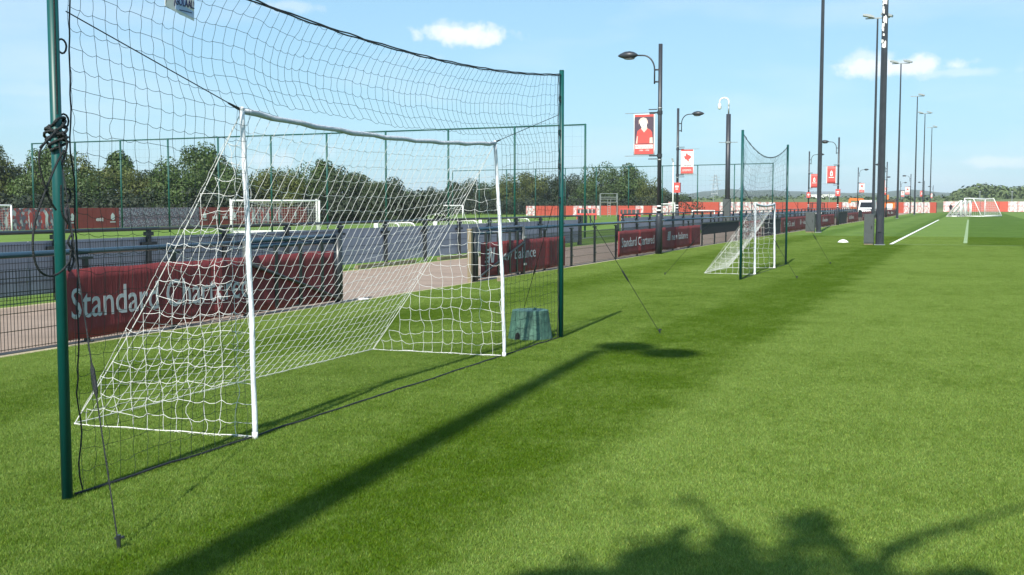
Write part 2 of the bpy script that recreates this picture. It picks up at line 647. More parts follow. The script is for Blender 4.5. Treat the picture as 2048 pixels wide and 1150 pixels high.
# grass blades: tiles of real turf on the near ground
def grass_tile(seed, count):
    rs = np.random.RandomState(seed)
    x, y = rs.rand(count) - 0.5, rs.rand(count) - 0.5
    th = rs.rand(count) * 2 * np.pi
    h = 0.010 + 0.011 * rs.rand(count) ** 1.3
    w = 0.0013 + 0.0010 * rs.rand(count)
    lean = 0.005 + 0.012 * rs.rand(count)
    la = rs.rand(count) * 2 * np.pi
    z0 = np.zeros(count)
    v = np.stack([np.stack([x - np.cos(th) * w, y - np.sin(th) * w, z0], 1),
                  np.stack([x + np.cos(th) * w, y + np.sin(th) * w, z0], 1),
                  np.stack([x + np.cos(la) * lean, y + np.sin(la) * lean, h], 1)], 1).reshape(-1, 3)
    me = bpy.data.meshes.new('turf_tile')
    me.from_pydata(v.tolist(), [], np.arange(count * 3).reshape(-1, 3).tolist())
    me.materials.append(M['blade'])
    t = 0.85 + 0.85 * rs.rand(count) ** 1.6
    straw = (rs.rand(count) < 0.035)
    r_ = np.where(straw, 2.6, t * (0.9 + 0.35 * rs.rand(count)))
    g_ = np.where(straw, 1.9, t)
    b_ = np.where(straw, 2.6, t * (0.8 + 0.5 * rs.rand(count)))
    colr = np.repeat(np.stack([r_, g_, b_, np.ones(count)], 1), 3, 0)
    ca = me.color_attributes.new('tone', 'FLOAT_COLOR', 'POINT')
    ca.data.foreach_set('color', colr.ravel().astype(np.float32))
    return me


tiles = bpy.data.collections.new('turf_tiles')
for k in range(4):
    tiles.objects.link(bpy.data.objects.new('turf_tile', grass_tile(11 + k, 30000)))
pts = []
for ix in range(-10, 9):
    for iy in range(-2, 62):
        if ix > 3 and iy > 30:
            continue
        pts.append((ix + 0.62, iy + 0.5, 0.0))
gme = bpy.data.meshes.new('grass')
gme.from_pydata(pts, [], [])
ra = gme.attributes.new('turn', 'FLOAT_VECTOR', 'POINT')
ra.data.foreach_set('vector', np.array([(0, 0, random.randint(0, 3) * math.pi / 2) for _ in pts], dtype=np.float32).ravel())
ia = gme.attributes.new('pick', 'INT', 'POINT')
ia.data.foreach_set('value', np.array([random.randint(0, 3) for _ in pts], dtype=np.int32))
grass = stuff(put('grass', gme))
grass['label'] = 'close mown green turf blades covering the near ground'
gn = bpy.data.node_groups.new('grass_tiles', 'GeometryNodeTree')
gn.interface.new_socket('Geometry', in_out='INPUT', socket_type='NodeSocketGeometry')
gn.interface.new_socket('Geometry', in_out='OUTPUT', socket_type='NodeSocketGeometry')
g_in, g_out = gn.nodes.new('NodeGroupInput'), gn.nodes.new('NodeGroupOutput')
g_ci = gn.nodes.new('GeometryNodeCollectionInfo')
g_ci.inputs['Collection'].default_value = tiles
g_ci.inputs['Separate Children'].default_value = True
g_ci.inputs['Reset Children'].default_value = True
g_ip = gn.nodes.new('GeometryNodeInstanceOnPoints')
g_ip.inputs['Pick Instance'].default_value = True
g_a = gn.nodes.new('GeometryNodeInputNamedAttribute')
g_a.data_type = 'FLOAT_VECTOR'
g_a.inputs['Name'].default_value = 'turn'
g_e = gn.nodes.new('FunctionNodeEulerToRotation')
g_i = gn.nodes.new('GeometryNodeInputNamedAttribute')
g_i.data_type = 'INT'
g_i.inputs['Name'].default_value = 'pick'
L_ = gn.links.new
L_(g_in.outputs[0], g_ip.inputs['Points'])
L_(g_ci.outputs[0], g_ip.inputs['Instance'])
L_(g_a.outputs['Attribute'], g_e.inputs[0])
L_(g_e.outputs[0], g_ip.inputs['Rotation'])
L_(g_i.outputs['Attribute'], g_ip.inputs['Instance Index'])
L_(g_ip.outputs[0], g_out.inputs[0])
md = grass.modifiers.new('grass_tiles', 'NODES')
md.node_group = gn


# distant land
def polar(name, m, px0, px1, depths, zf, n=90):
    b = MB()
    vs, fs = [], []
    for j, d in enumerate(depths):
        for i in range(n + 1):
            px = px0 + (px1 - px0) * i / n
            p = at(px, d)
            vs.append((p.x, p.y, zf(px, d, j)))
    for j in range(len(depths) - 1):
        for i in range(n):
            a = j * (n + 1) + i
            fs.append((a, a + 1, a + n + 2, a + n + 1))
    b.add(vs, fs)
    return struct(b.build(name, m, smooth=True))


def fbm(x, y=0.0):
    return mnoise.fractal(Vector((x, y, 3.7)), 0.8, 2.1, 4)


bank_h = [0, 1.6, 3.0, 3.4, 3.4, 3.4]
polar('grass_bank', M['field'], 1250, 2500, [232, 262, 300, 360, 600, 1000], lambda px, d, j: -0.3 + bank_h[j] * (1 + 0.18 * fbm(px * 0.006)) if j else -0.3)
far_h = [0, 28, 41, 36]
polar('distant_hills', M['hill'], -1500, 3600, [1500, 1900, 2400, 3200],
      lambda px, d, j: (-1 if j == 0 else (far_h[j] * (0.62 + 0.28 * fbm(px * 0.0045, 2) + 0.05 * fbm(px * 0.03, 5)))), 260)


# ------------------------------------------------------------------ trees
def leaf_cloud(lobes, count, size, seed, up=0.35):
    """many small leaf clumps spread through the lobes of a crown"""
    rs = np.random.RandomState(seed)
    w = np.array([(l[1][0] * l[1][1] + l[1][0] * l[1][2]) for l in lobes])
    pick = rs.choice(len(lobes), count, p=w / w.sum())
    cen = np.array([l[0] for l in lobes])[pick]
    rad = np.array([l[1] for l in lobes])[pick]
    d = rs.normal(size=(count, 3))
    d /= np.linalg.norm(d, axis=1)[:, None]
    rr = 1.04 - 0.45 * rs.rand(count) ** 1.8
    rr = np.where(rs.rand(count) < 0.10, rr + 0.16 * rs.rand(count), rr)
    p = cen + d * rad * rr[:, None]
    nrm = d * 0.85 + rs.normal(size=(count, 3)) * 0.38 + np.array([0, 0, up])
    nrm /= np.linalg.norm(nrm, axis=1)[:, None]
    a = np.cross(nrm, rs.normal(size=(count, 3)))
    a /= np.linalg.norm(a, axis=1)[:, None] + 1e-9
    b = np.cross(nrm, a)
    s = size * (0.55 + 0.9 * rs.rand(count))[:, None]
    k = 0.45 + 0.5 * rs.rand(count)[:, None]
    v = np.stack([p - a * s, p - b * s * k + a * s * 0.2, p + a * s, p + b * s * k - a * s * 0.15], 1).reshape(-1, 3)
    ok = v[:, 2].reshape(-1, 4).min(1) > 0.02
    v = v.reshape(-1, 4, 3)[ok].reshape(-1, 3)
    return v, np.arange(len(v)).reshape(-1, 4)


def tree_meshes(kind, seed):
    rs = random.Random(seed)
    lobes = []
    if kind == 'round':
        for i in range(22):
            a, z = rs.uniform(0, 6.28), rs.uniform(0.18, 0.86)
            r = 0.34 * math.sin(math.pi * min(1, max(0.12, z * 0.9 + 0.1))) + 0.05
            s = rs.uniform(0.10, 0.19)
            lobes.append(((r * math.cos(a), r * math.sin(a), z), (s * 1.15, s * 1.15, s)))
        lobes.append(((0, 0, 0.55), (0.30, 0.30, 0.34)))
    elif kind == 'tall':
        for i in range(24):
            z = rs.uniform(0.12, 0.92)
            a = rs.uniform(0, 6.28)
            r = 0.30 * (1.02 - z) ** 0.8
            s = rs.uniform(0.07, 0.13) * (1.25 - 0.6 * z)
            lobes.append(((r * math.cos(a), r * math.sin(a), z), (s * 1.1, s * 1.1, s * 1.25)))
        lobes.append(((0, 0, 0.40), (0.20, 0.20, 0.36)))
    else:
        for i in range(26):
            a, z = rs.uniform(0, 6.28), rs.uniform(0.10, 0.82)
            r = rs.uniform(0.15, 0.60) * (1.1 - 0.5 * z)
            s = rs.uniform(0.12, 0.20)
            lobes.append(((r * math.cos(a), r * math.sin(a), z), (s * 1.3, s * 1.3, s)))
        lobes.append(((0, 0, 0.42), (0.45, 0.45, 0.34)))
    v, f = leaf_cloud(lobes, 11000, 0.0175, seed)
    cm = bpy.data.meshes.new('crown')
    cm.from_pydata(v.tolist(), [], f.tolist())
    t = MB()
    t.tube([(0, 0, 0), (0.005, 0.004, 0.2), (-0.006, 0.006, 0.45), (0.004, 0, 0.75)], [0.030, 0.022, 0.016, 0.006], 7)
    for i in range(5):
        a = i * 1.26 + rs.uniform(-.3, .3)
        z = 0.2 + 0.08 * i
        t.tube([(0, 0, z), (0.10 * math.cos(a), 0.10 * math.sin(a), z + 0.08), (0.24 * math.cos(a), 0.24 * math.sin(a), z + 0.20)], [0.012, 0.009, 0.004], 5)
    return cm, t.mesh('trunk', M['bark'], True)


protos = []
for i, (kind, lm) in enumerate([('round', 'leafA'), ('tall', 'leafA'), ('wide', 'leafB'), ('round', 'leafB'), ('wide', 'leafC'), ('tall', 'leafC'), ('wide', 'leafA')]):
    cm, tm = tree_meshes(kind, 40 + i)
    cm.materials.append(M[lm])
    protos.append((kind, lm, cm, tm))


def tree(px, depth, top, proto, sx=1.0, label='', rz=0.0, group='trees along the far edge of the playing fields'):
    d = at(px, depth)
    h = EYE + (HORIZON - top + 7) * depth / F_PX
    kind, lm, cm, tm = protos[proto]
    name = {'round': 'round_tree', 'tall': 'tapering_tree', 'wide': 'bushy_tree'}[kind]
    r = thing(name, label, 'tree', d, rz, group)
    h /= 0.97
    r.scale = (h * sx, h * sx, h)
    put('crown', cm, r)
    put('trunk', tm, r)
    return r


_ord = ['first', 'second', 'third', 'fourth', 'fifth', 'sixth', 'seventh', 'eighth', 'ninth', 'tenth', 'eleventh', 'twelfth', 'thirteenth', 'fourteenth', 'fifteenth', 'sixteenth', 'seventeenth',
        'eighteenth', 'nineteenth', 'twentieth', 'twenty-first', 'twenty-second', 'twenty-third', 'twenty-fourth', 'twenty-fifth', 'twenty-sixth', 'twenty-seventh', 'twenty-eighth', 'twenty-ninth', 'thirtieth']
LEFT = [(-60, 330, 2, 1.0), (-5, 290, 3, 0.85), (40, 332, 4, 1.0), (92, 296, 0, 0.75), (140, 305, 3, 0.8), (178, 345, 6, 1.0), (205, 340, 2, 0.9), (242, 309, 1, 1.05), (285, 340, 2, 0.9), (322, 330, 4, 0.9),
        (355, 322, 6, 0.8), (398, 294, 0, 0.85), (440, 312, 3, 0.8), (478, 338, 6, 0.9), (520, 345, 2, 0.9), (565, 342, 3, 0.85), (610, 334, 6, 0.8), (650, 326, 1, 1.0), (690, 336, 4, 0.9), (735, 350, 2, 1.0), (780, 358, 4, 0.9), (825, 384, 6, 0.8)]
DESC = {'leafA': 'mid green', 'leafB': 'olive tinged', 'leafC': 'dark green'}
KD = {'round': 'rounded tree', 'tall': 'tapering tree', 'wide': 'spreading bushy tree'}
for i, (px, top, pr, sx) in enumerate(LEFT):
    dep = 104 + 9 * ((i * 7) % 5) / 5 - px * 0.004
    tree(px, dep, top, pr, sx, f'{DESC[protos[pr][1]]} {KD[protos[pr][0]]} behind the red hoarding, {_ord[i]} from the left in that row', i * 1.7)
RIGHT = [(868, 378, 4, 0.8), (905, 366, 5, 1.1), (945, 362, 4, 0.9), (985, 366, 6, 0.9), (1025, 352, 2, 0.8), (1062, 350, 3, 0.9), (1105, 354, 4, 0.8), (1140, 352, 4, 0.85), (1172, 362, 6, 0.8), (1207, 331, 6, 0.75),
         (1240, 336, 0, 0.95), (1268, 348, 6, 0.75), (1300, 362, 2, 0.8), (1330, 384, 4, 0.9), (1358, 392, 6, 1.0)]
for i, (px, top, pr, sx) in enumerate(RIGHT):
    dep = 186 + 14 * ((i * 5) % 4) / 4
    tree(px, dep, top, pr, sx, f'{DESC[protos[pr][1]]} {KD[protos[pr][0]]} behind the middle hoarding, {_ord[i]} from the left in that clump', i * 2.3,
         'trees in the clump behind the middle hoarding')

# hedge below the left-hand trees (undergrowth with the shadow painted into its leaf colour)
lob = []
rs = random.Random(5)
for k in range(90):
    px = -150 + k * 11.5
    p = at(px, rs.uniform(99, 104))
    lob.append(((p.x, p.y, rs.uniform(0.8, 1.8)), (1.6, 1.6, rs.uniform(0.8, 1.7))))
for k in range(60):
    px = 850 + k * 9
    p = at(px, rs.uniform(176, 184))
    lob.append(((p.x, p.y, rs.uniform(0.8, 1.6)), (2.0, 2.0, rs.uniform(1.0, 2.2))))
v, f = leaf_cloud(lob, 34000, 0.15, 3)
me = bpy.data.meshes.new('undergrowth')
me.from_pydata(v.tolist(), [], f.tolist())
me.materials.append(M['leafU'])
stuff(put('undergrowth', me))['label'] = 'undergrowth coloured dark for the shadow below the trees behind the hoardings'

# far woodland on the right and hedgerows on the bank: masses
lob = []
prof = [(1880, 398), (1900, 385), (1925, 375), (1950, 366), (1980, 369), (2010, 372), (2048, 368), (2300, 360), (2600, 372)]


def prof_at(px):
    for (a, ya), (b, yb) in zip(prof, prof[1:]):
        if a <= px <= b:
            return ya + (yb - ya) * (px - a) / (b - a)
    return prof[-1][1]


for k in range(300):
    px = rs.uniform(1882, 2600)
    dep = rs.uniform(330, 430)
    ztop = EYE + (HORIZON - prof_at(px)) * dep / F_PX
    s = rs.uniform(1.6, 3.2)
    z = ztop * (rs.uniform(0.35, 1.0) if k % 2 else rs.uniform(0.93, 1.0)) - s
    p = at(px, dep)
    lob.append(((p.x, p.y, max(z, 2.0)), (s * 1.2, s * 1.2, s)))
v, f = leaf_cloud(lob, 26000, 0.55, 8)
me = bpy.data.meshes.new('woodland')
me.from_pydata(v.tolist(), [], f.tolist())
me.materials.append(M['leafF'])
stuff(put('woodland', me))['label'] = 'far green woodland rising behind the goals on the right'
lob = []
for k in range(210):
    px = rs.uniform(1330, 1900)
    dep = rs.choice([300, 340, 420, 520]) + rs.uniform(-8, 8)
    y = rs.uniform(389, 400) if dep > 350 else rs.uniform(397, 408)
    ztop = EYE + (HORIZON - y) * dep / F_PX
    s = rs.uniform(1.0, 2.4) * dep / 350
    p = at(px, dep)
    lob.append(((p.x, p.y, max(1.5, ztop - s)), (s * 1.6, s * 1.6, s)))
v, f = leaf_cloud(lob, 15000, 0.55, 9)
me = bpy.data.meshes.new('hedgerow_foliage')
me.from_pydata(v.tolist(), [], f.tolist())
me.materials.append(M['leafF'])
stuff(put('hedgerow_foliage', me))['label'] = 'distant hedgerows and bushes on the grass bank'


# ------------------------------------------------------------------ nets
def net_mesh(P, nu, nv, rad, keep=lambda i, j: True, sag=0.02, seg=3, sagv=0.0, seed=1, m=None, name='net', sides=3):
    """knotted netting: every cord is a thin prism between knots, slack between them"""
    rs = random.Random(seed)
    b = MB()
    node = {}
    for i in range(nu + 1):
        for j in range(nv + 1):
            if keep(i, j):
                node[(i, j)] = Vector(P(i, j))

    def cord(p, q, s, side):
        pts = []
        for k in range(seg + 1):
            t = k / seg
            w = 4 * t * (1 - t)
            x = p.lerp(q, t)
            x = x + Vector((0, 0, -s * w)) + side * w
            pts.append(x)
        b.tube(pts, rad, sides, cap=False)
    for (i, j), p in node.items():
        for di, dj in ((1, 0), (0, 1)):
            q = node.get((i + di, j + dj))
            if q is None:
                continue
            L = (q - p).length
            hor = di == 1
            s = (sag if hor else 0.0) * L * rs.uniform(-0.2, 1.6) * 6
            sd = Vector((rs.gauss(0, 1), rs.gauss(0, 1), 0)) * L * (0.03 if hor else 0.035 + sagv)
            cord(p, q, s, sd)
    return b.mesh(name, m, sides > 3), node


def wobble(u, v, s, k):
    return mnoise.noise(Vector((u * s, v * s, k)))


def guy(parent, top, bot, name='guy_rope', lump=True):
    b = MB()
    top, bot = Vector(top), Vector(bot)
    b.tube([top, bot], 0.004, 5)
    if lump:
        m1, m2 = top.lerp(bot, 0.60), top.lerp(bot, 0.68)
        b.tube([m1, m1.lerp(m2, 0.2), m1.lerp(m2, 0.8), m2], [0.004, 0.012, 0.012, 0.004], 6)
    b.build(name, M['rope'], parent)
    pg = MB()
    pg.tube([bot + Vector((0, 0, 0.05)), bot + Vector((0.004, 0, -0.06))], [0.012, 0.008], 6)
    pg.tube([bot + Vector((-0.02, 0, 0.03)), bot + Vector((0.025, 0.012, 0.04))], 0.008, 6)
    pg.build('ground_peg', M['steel'], parent)


def ball_stop(label, X, Y0, Y1, H, sag, goal, guys, group, coarse, seed, rad):
    """two posts, a sagging head rope and a net that closes the space round the goal"""
    t = thing('ball_stop_net', label, 'ball net', (X, Y0, 0), 0, group)
    L = Y1 - Y0
    for y in (0, L):
        b = MB()
        b.tube([(0, y, -0.02), (0, y, H)], 0.0305, 16)
        b.tube([(0, y, H), (0, y, H + 0.012)], [0.032, 0.026], 16)
        b.build('post', M['green'], t, True)
    n = max(8, int(L / coarse))
    m = int(H / coarse)

    def top(s):
        return H - 0.05 - sag * (1 - (2 * s - 1) ** 2)
    mar = 0.12
    g0, g1, gh = goal[0] - Y0, goal[1] - Y0, goal[2]

    def P(i, j):
        s = i / n
        y = mar + (L - 2 * mar) * s
        zt = top((y) / L)
        z = 0.02 + (zt - 0.02) * j / m
        e = min(1, 6 * min(s, 1 - s))
        x = 0.05 * wobble(s * L, z, 0.8, seed) * e - 0.12 * (1 - abs(2 * s - 1)) * (1 - z / H)
        if z > gh:
            x -= 0.16 * e * math.sin(math.pi * min(1, max(0, (z - gh) / (zt - gh + 1e-6))))
        y += 0.045 * wobble(s * L, z, 1.7, seed + 3) + 0.035 * math.sin(z * 2.2 + s * 3) * e
        z += 0.030 * wobble(s * L, z, 1.9, seed + 7) * (1 if 0 < j < m else 0)
        # cords are drawn in to the goal frame
        return (x, y, z)

    def keep(i, j):
        _, y, z = P(i, j)
        return not (g0 + 0.06 < y < g1 - 0.06 and z < gh - 0.02)
    me, node = net_mesh(P, n, m, rad, keep, 0.018, 3, 0.012, seed, M['netb'], 'netting')
    put('netting', me, t)
    # head rope, doubled and lashed
    for k in (0, 1):
        b = MB()
        pts = []
        for q in range(61):
            s = q / 60
            pts.append((0.010 * math.sin(q * 1.3 + k * 3) - 0.005, L * s, top(s) + 0.013 * k + 0.003 * math.sin(q * 1.9 + k)))
        b.tube(pts, 0.0065, 5)
        b.build('head_rope', M['rope'], t)
    b = MB()
    b.tube([(0.02 * wobble(q, 1, .6, 2), mar * 0.6 + (L - mar) * q / 50, 0.012 + 0.016 * abs(wobble(q, 2, .9, 5))) for q in range(51)], 0.0075, 5)
    b.build('foot_rope', M['rope'], t)
    for y, sgn in ((mar, 1), (L - mar, -1)):
        b = MB()
        pts = [(0.01 * wobble(q, y, .7, 1), y + sgn * (0.0 + 0.03 * wobble(q, y, .35, 9) - 0.012 * math.sin(q * 0.3)), 0.03 + (H - 0.08) * q / 40) for q in range(41)]
        b.tube(pts, 0.0050, 5)
        b.build('side_rope', M['rope'], t)
        for q in range(4):
            z = H - 0.35 - q * 0.42
            c = MB()
            c.tube([(0.0, y - sgn * 0.060 + sgn * 0.035 * math.cos(a), z + 0.04 * math.sin(a)) for a in [i * math.pi / 6 for i in range(13)]], 0.006, 5, False)
            c.build('tie_ring', M['rope'], t)
    # lines holding the top corners of the goal
    for y, yg in ((0, g0), (L, g1)):
        sg = 1 if y == 0 else -1
        b = MB()
        b.tube([(0.0, y + sg * 0.10, gh + (0.42 if y == 0 else 0.44)), (-0.12, yg + 0.07, gh + 0.015)], 0.0038, 5)
        b.tube([Vector((0.0, y, gh + 0.43)).lerp(Vector((-0.12, yg + 0.07, gh + 0.015)), 0.93), (-0.12, yg + 0.07, gh + 0.015)], [0.007, 0.012], 6)
        b.build('tie_line', M['rope'], t)
    for (y, z, bx, by) in guys:
        guy(t, (0, y - Y0, z), (bx - X, by - Y0, 0.02))
    return t, node


GOAL1 = (6.73, 11.44, 2.37)
bs1, _ = ball_stop('tall dark green posts and black net around the nearest white goal', -4.78, 4.92, 13.37, 3.36, 0.235, GOAL1,
                   [(4.92, 2.15, -3.85, 4.29), (13.37, 2.12, -3.72, 14.25), (13.37, 2.05, -6.37, 16.06)], 'ball stop nets round the goals', 0.118, 4, 0.0017)
GOAL2 = (27.05, 29.97, 1.70)
bs2, _ = ball_stop('smaller looking green posts and black net around the second white goal', -4.72, 25.15, 31.83, 3.33, 0.42, GOAL2,
                   [(25.15, 2.1, -3.6, 26.0), (25.15, 2.1, -6.7, 26.1), (31.83, 2.1, -3.6, 32.6)], 'ball stop nets round the goals', 0.14, 11, 0.0019)


def goal(label, X, Y0, Y1, H, depth, lean, back0, back1, rpost, cell, seed, rad, group, crosssag=0.07, sleeve=True):
    t = thing('football_goal', label, 'goal', (X, Y0, 0), 0, group)
    L = Y1 - Y0
    tops = []
    for y, ly in ((0, 0.09), (L, 0.05)):
        pts = []
        for q in range(25):
            s = q / 24
            pts.append((-lean * s ** 1.6, y + ly * s ** 1.5, -0.02 + (H + 0.02) * s))
        b = MB()
        b.tube([(p[0] + 0.002 * math.sin(p[2] * 9), p[1] + 0.002 * math.cos(p[2] * 7), p[2]) for p in pts], [rpost * (1 + 0.05 * math.sin(p[2] * 11 + y)) for p in pts], 14)
        b.tube([pts[-1], (pts[-1][0], pts[-1][1], H + 0.03)], [rpost * 1.1, rpost * 0.9], 14)
        b.build('post', M['tape'], t, True)
        f = MB()
        f.tube([(0.0, y, -0.01), (0.0, y, 0.05)], rpost * 1.12, 14)
        f.build('foot_socket', M['white'], t, True)
        tops.append(Vector(pts[-1]))
    b = MB()
    b.tube([tops[0].lerp(tops[1], q / 24) + Vector((0, 0, -crosssag * (1 - (2 * q / 24 - 1) ** 2) + 0.006 * math.sin(q * 2.1))) for q in range(25)], [rpost * (1.08 + 0.10 * math.sin(q * 1.7)) for q in range(25)], 12)
    b.build('crossbar', M['sleeve'] if sleeve else M['white'], t, True)
    A0, A1 = Vector(back0) - Vector((X, Y0, 0)), Vector(back1) - Vector((X, Y0, 0))
    # back net
    slope = (tops[0] - A0).length
    nu, nv = int(L / cell), int(slope / cell)

    def Pb(i, j):
        s, q = i / nu, j / nv
        p = tops[0].lerp(tops[1], s).lerp(A0.lerp(A1, s), q)
        p.z -= crosssag * (1 - (2 * s - 1) ** 2) * (1 - q)
        e = math.sin(math.pi * q)
        ins = math.sin(math.pi * s) ** 0.5
        p.z -= 0.20 * e * ins + 0.02 * e
        p.x += 0.03 * wobble(s * L, q * slope, 1.2, seed) * e
        p.y += (0.05 * wobble(s * L, q * slope, 1.5, seed + 4)) * e
        p.z += 0.035 * wobble(s * L, q * slope, 1.6, seed + 8) * e
        p.z = max(p.z, 0.012)
        return p
    me, _ = net_mesh(Pb, nu, nv, rad, sag=0.018, seg=3, sagv=0.0, seed=seed, m=M['netw'], name='back_net', sides=5)
    put('back_net', me, t)
    # side nets: triangles between post, ground and the slope
    for k, (tp, A, y) in enumerate(((tops[0], A0, 0), (tops[1], A1, L))):
        foot = Vector((0, y, 0.015))
        dd = (A - foot).length
        n1, n2 = int(dd / cell), int(H / cell)

        def Ps(i, j, A=A, foot=foot, tp=tp, n1=n1, n2=n2, k=k):
            s, q = i / n1, j / n2
            p = foot.lerp(A, s)
            z = H * q
            p.z = 0.015 + z
            p.x += (tp.x) * q * (1 - s)
            p.y += (tp.y - foot.y) * q * (1 - s)
            p.x += 0.05 * wobble(s * dd, z, 2.1, seed + 20 + k)
            p.y += 0.08 * wobble(s * dd, z, 1.3, seed + 30 + k)
            p.x += 0.035 * wobble(s * dd, z, 5.3, seed + 60 + k)
            p.z += 0.030 * wobble(s * dd, z, 4.7, seed + 70 + k) * (1 if j else 0)
            p.z += 0.05 * wobble(s * dd, z, 2.4, seed + 40 + k) * (1 if j else 0)
            return p

        def keep(i, j, n1=n1, n2=n2):
            return i / n1 + j / n2 <= 1.0
        me, nd = net_mesh(Ps, n1, n2, rad * 1.1, keep, 0.022, 3, 0.03, seed + 50 + k, M['netw'], 'side_net', 5)
        put('side_net', me, t)
        b = MB()
        b.tube([tp.lerp(A, q / 10) + Vector((0, 0, -0.10 * math.sin(math.pi * q / 10))) for q in range(11)], rad * 1.9, 6)
        b.build('edge_rope', M['netw'], t)
        b = MB()
        b.tube([foot.lerp(A, q / 10) + Vector((0, 0, 0.004 * math.sin(q * 2))) for q in range(11)], rad * 2.4, 6)
        b.build('ground_rope', M['netw'], t)
    b = MB()
    b.tube([A0.lerp(A1, q / 20) + Vector((0.01 * math.sin(q * 1.7), 0, 0.008)) for q in range(21)], rad * 1.6, 6)
    b.build('ground_rope', M['netw'], t)
    return t


goal('full white football goal with a sagging crossbar and white net, nearest of all', -4.76, GOAL1[0], GOAL1[1], 2.37, 1.6, 0.13, (-6.34, 6.62, 0.01), (-6.40, 11.40, 0.01), 0.0195, 0.124, 21, 0.0019, 'white goals beside the fence')
goal('low white football goal inside the second green ball net', -4.74, GOAL2[0], GOAL2[1], 1.70, 1.2, 0.03, (-5.98, 27.15, 0.01), (-5.95, 29.9, 0.01), 0.025, 0.130, 33, 0.0026, 'white goals beside the fence', 0.05)

# cables bundled on the nearest post
XP = -4.70
cb = thing('cable_bundle', 'black cable bundle tied on the nearest green post with a long hanging loop', 'cable', (0, 0, 0))


def onp(pts, dx=0.0):
    return [on_x(px, py, XP + dx) for px, py in pts]


def smooth_path(pts, n=8):
    out = []
    P_ = [pts[0]] + list(pts) + [pts[-1]]
    for i in range(1, len(P_) - 2):
        for k in range(n):
            t = k / n
            a, b, c, d = P_[i - 1], P_[i], P_[i + 1], P_[i + 2]
            out.append(0.5 * ((2 * b) + (c - a) * t + (2 * a - 5 * b + 4 * c - d) * t * t + (3 * b - a - 3 * c + d) * t ** 3))
    out.append(P_[-2])
    return out


for pts in ([(112, 268), (85, 292), (78, 320), (86, 360), (100, 400), (112, 420)],
            [(128, 300), (112, 330), (90, 385), (70, 445), (66, 500), (78, 540), (104, 552), (130, 535), (146, 500), (140, 455), (124, 425), (122, 370)],
            [(112, 262), (95, 280), (80, 295)],
            [(126, 268), (134, 285), (130, 310), (124, 330)],
            [(140, 500), (148, 520), (138, 540), (146, 470), (136, 485), (150, 505)]):
    b = MB()
    b.tube(smooth_path(onp(pts, 0.03)), 0.0062, 6)
    b.build('cable', M['rope'], cb, True)
b = MB()
for k in range(9):
    z = 2.03 + 0.016 * k
    b.tube([(-4.78 + (0.044 + 0.022 * math.sin(k * 2.3 + a)) * math.cos(a + k), 4.92 + (0.044 + 0.022 * math.cos(k * 1.7 + a)) * math.sin(a + k), z + 0.03 * math.sin(a + k * 1.9)) for a in [i * math.pi / 8 for i in range(17)]], 0.0085, 5, False)
b.build('lashing', M['rope'], cb, True)
b = MB()
b.tube([(-4.74, 4.89, 2.2), (-4.735, 4.885, 3.3)], 0.006, 5)
b.build('cable', M['rope'], cb)

# small sign hung in the net
sg = thing('net_sign', 'torn white and pale blue sign hanging high in the nearest black net', 'sign', (-4.86, 5.97, 2.93))
b = MB()
b.poly([(0, 0.0, 0.05), (0, 0.085, 0.03), (0, 0.17, 0.015), (0, 0.29, -0.005), (0, 0.30, 0.26), (0, 0.0, 0.28)], 0.003, (1, 0, 0))
b.build('panel', M['print'], sg)
b = MB()
b.poly([(0.0035, 0.10, 0.045), (0.0035, 0.285, 0.012), (0.0035, 0.288, 0.055), (0.0035, 0.20, 0.075), (0.0035, 0.20, 0.19), (0.0035, 0.12, 0.19)], 0.0015, (1, 0, 0))
b.build('blue_print', M['pale'], sg)
put('lettering', to_wall(text_mesh('\u00a1GOLAAL!', M['navy'], 0.205, 0.052, 0.002, 0.012), 0.085, 0.075, 0.007), sg)
b = MB()
b.box((0.0055, 0.20, 0.045), (0.001, 0.13, 0.006))
b.build('print_line', M['navy'], sg)


# ------------------------------------------------------------------ near fence
FX = -10.05


def rail_fence(name, label, X, y0, y1, h, mat_rail, posts, mesh_bands, group, wire=0.05, two=False, near=60):
    t = thing(name, label, 'fence', (X, y0, 0), 0, group)
    for y in posts:
        b = MB()
        b.box((0, y - y0, h / 2 - 0.03), (0.05, 0.06, h - 0.06))
        b.box((0.0, y - y0, h - 0.08), (0.07, 0.20, 0.03))
        b.box((0.0, y - y0, 0.012), (0.11, 0.11, 0.016))
        if y < near:
            for z in (0.30, 0.75):
                b.box((0.03, y - y0, z), (0.02, 0.10, 0.03))
        b.build('post', M['steel'], t)
    seg = 14.0
    y = y0
    while y < y1 - 0.01:
        ye = min(y1, y + seg)
        b = MB()
        b.tube([(0, y - y0, h), (0, ye - y0, h)], 0.038, 12)
        b.build('top_rail', mat_rail, t, True)
        y = ye
    # welded mesh panels between posts
    ps = sorted(posts)
    for a, c in zip(ps, ps[1:]):
        if not any(m0 <= (a + c) / 2 <= m1 for m0, m1 in mesh_bands):
            continue
        b = MB()
        r = 0.0046
        dist = a
        w = wire if dist < 40 else (0.10 if dist < 90 else 0.2)
        k = 0
        yy = a - y0 + 0.04
        while yy < c - y0 - 0.03:
            b.tube([(0.03, yy, 0.04), (0.03, yy, h - 0.17)], r * (1 if w == wire else 1.3), 3, False)
            yy += w
        for z in (0.06, 0.26, 0.46, 0.66, 0.70, 0.86, h - 0.18):
            b.tube([(0.037, a - y0, z), (0.037, c - y0, z)], r * 1.15, 3, False)
        stuff(b.build('mesh_panel', M['steel'], t))
    return t


